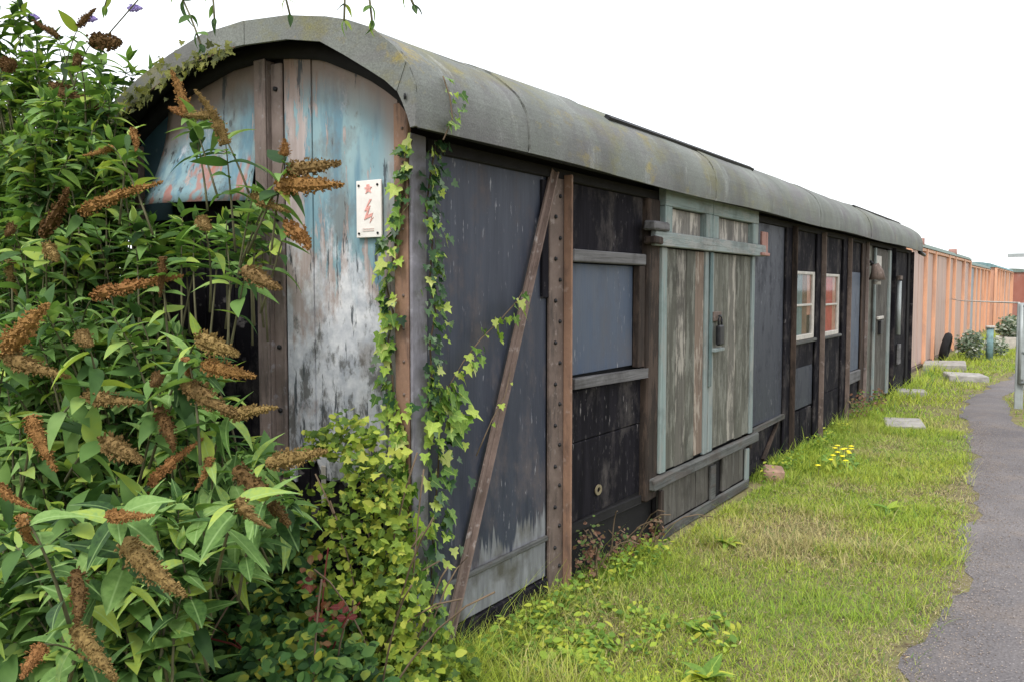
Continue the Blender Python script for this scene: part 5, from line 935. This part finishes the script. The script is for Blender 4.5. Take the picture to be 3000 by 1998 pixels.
# loose stones along the path edge
r = np.random.default_rng(9); n = 16000; y = r.uniform(-.5, 9, n)**1.0; l, rr = path_edges(y); x = np.where(r.random(n) < .6, l+r.normal(0, .13, n)+.02, r.uniform(l, rr))
T = np.zeros((n, 3, 4)); sz = r.uniform(.0015, .005, n); an = r.uniform(0, 6.28, n)
T[:, 0, 0] = np.cos(an)*sz; T[:, 1, 0] = np.sin(an)*sz; T[:, 0, 1] = -np.sin(an)*sz; T[:, 1, 1] = np.cos(an)*sz; T[:, 2, 2] = sz*.7; T[:, 0, 3] = x; T[:, 1, 3] = y; T[:, 2, 3] = .008+.018*np.clip(np.sin(np.pi*(x-l)/(rr-l)), 0, 1)
oct_ = ([(1, 0, 0), (-.9, .2, 0), (.1, 1, .1), (0, -1.1, 0), (.1, 0, .9), (0, .1, -.8)], [(0, 2, 4), (2, 1, 4), (1, 3, 4), (3, 0, 4), (2, 0, 5), (1, 2, 5), (3, 1, 5), (0, 3, 5)])
cg = np.array([.27, .225, .195])[None]*r.uniform(.5, 1.5, n)[:, None]
tag(scatter('gravel', oct_, T, cg, tintmat('stone_chips', 0, .9)), 'loose pale stone chips scattered on the tarmac path', 'gravel', kind='stuff')
# straw and leaf litter lying in the turf
r = np.random.default_rng(31); n = 14000; y = r.uniform(-1.2, 7, n); l, rr = path_edges(y); x = r.uniform(.05, 1, n)*(l-.03); kp = r.random(n) < np.clip(.35+.9*vnoise(x, y, 3.3, 21), .05, 1); x, y = x[kp], y[kp]; n = len(x)
T = np.zeros((n, 3, 4)); an = r.uniform(0, 6.28, n); L = r.uniform(.006, .026, n); W = r.uniform(.001, .0035, n)
T[:, 0, 0] = np.cos(an)*L; T[:, 1, 0] = np.sin(an)*L; T[:, 2, 0] = r.normal(0, .006, n); T[:, 0, 1] = -np.sin(an)*W; T[:, 1, 1] = np.cos(an)*W; T[:, 2, 2] = W; T[:, 0, 3] = x; T[:, 1, 3] = y; T[:, 2, 3] = gz(x, y)+r.uniform(.008, .032, n)
cg = np.where((r.random(n) < .6)[:, None], np.array([.42, .34, .20]), np.array([.20, .13, .085]))*r.uniform(.6, 1.3, n)[:, None]
tag(scatter('straw_litter', oct_, T, cg, tintmat('litter', 0, .9)), 'dry straw and leaf litter strewn through the short turf', 'litter', kind='stuff')
# broad leaved weeds, clover and creeping ivy in the turf
G_WEE = [(.08, .15, .03), (.14, .25, .045), (.22, .35, .06), (.34, .44, .06), (.48, .48, .07)]
mw_s = leafmat('weed_foliage', G_WEE); mw_o = leafmat('weed_leaf', G_WEE, use_attr=False)
wp = empty('low_weeds', (.3, 0, 0), 'low broad leaved weeds and clover in the turf before the van corner', 'weeds')
WC = []
for k in range(120):
    x = random.uniform(-.1, 1.0)**1.0 if k % 3 else random.uniform(0, .5); y = random.uniform(-1.0, 1.3)
    if x < .12 and y > 0: x = .14
    WC.append(((x, y, .03), (random.uniform(.05, .16), random.uniform(.05, .16), .035), random.randint(14, 44), random.uniform(.024, .048)))
for k in range(60): WC.append(((.09+random.uniform(-.02, .12), random.choice((random.uniform(.2, 2.1), random.uniform(4.4, 7.5))), .06), (.07, .14, .09), 26, .034))
plant_leaves(wp, cluster_leaves(WC, 1, 1.2, (.1, -.2, .3)), [OVATE], mw_o, mw_s, 150)
def rosette(label, x, y, n, L, name='dandelion_rosette'):
    o = empty(name, (x, y, 0), label, 'weed', 'leafy rosettes in the turf'); Ts = []
    for k in range(n):
        a = 6.283*k/n+random.uniform(-.3, .3); Ts.append(frame(np.array((x, y, .02)), np.array((math.cos(a), math.sin(a), random.uniform(.15, .8))), np.array((0, 0, 1.)), L*random.uniform(.7, 1.2)))
    as_objects('leaf', [mesh_of('leaf', t, mw_o) for t in LANCE], Ts, o)
rosette('bright leafy rosette in the foreground turf nearest the path', 1.0, .62, 11, .13); rosette('leafy rosette in the turf in front of the van corner', .62, .10, 10, .11); rosette('small dark rosette half way along the grass strip beside the path', 1.15, 3.9, 9, .12); rosette('leafy rosette beside the plank door flap', .45, 2.5, 9, .1)
rw = empty('yellow_flowered_weed', (.48, 5.25, 0), 'low weed with small bright yellow flowers in the grass strip', 'flowers')
my = plain('yellow_petal', (.85, .72, .03), .6)
for k in range(14):
    x, y, z = .48+random.uniform(-.14, .14), 5.25+random.uniform(-.45, .45), random.uniform(.10, .16)
    at(tube('stalk', [(x, y, 0), (x+.01, y, z)], .003, twigmat, None, 4), rw)
    V = [(x, y, z+.012)]+[(x+.028*math.cos(a)*(1 if i % 2 else .55), y+.028*math.sin(a)*(1 if i % 2 else .55), z+.004) for i, a in enumerate(np.linspace(0, 6.283, 13)[:-1])]+[(x, y, z-.004)]
    at(mk('flower', V, [(0, 1+i, 1+(i+1) % 12) for i in range(12)]+[(13, 1+(i+1) % 12, 1+i) for i in range(12)], my), rw)
as_objects('leaf', [mesh_of('leaf', LANCE[0], mw_o)], cluster_leaves([((.48, 5.25, .07), (.18, .45, .06), 70, .08)], 1, 1), rw)
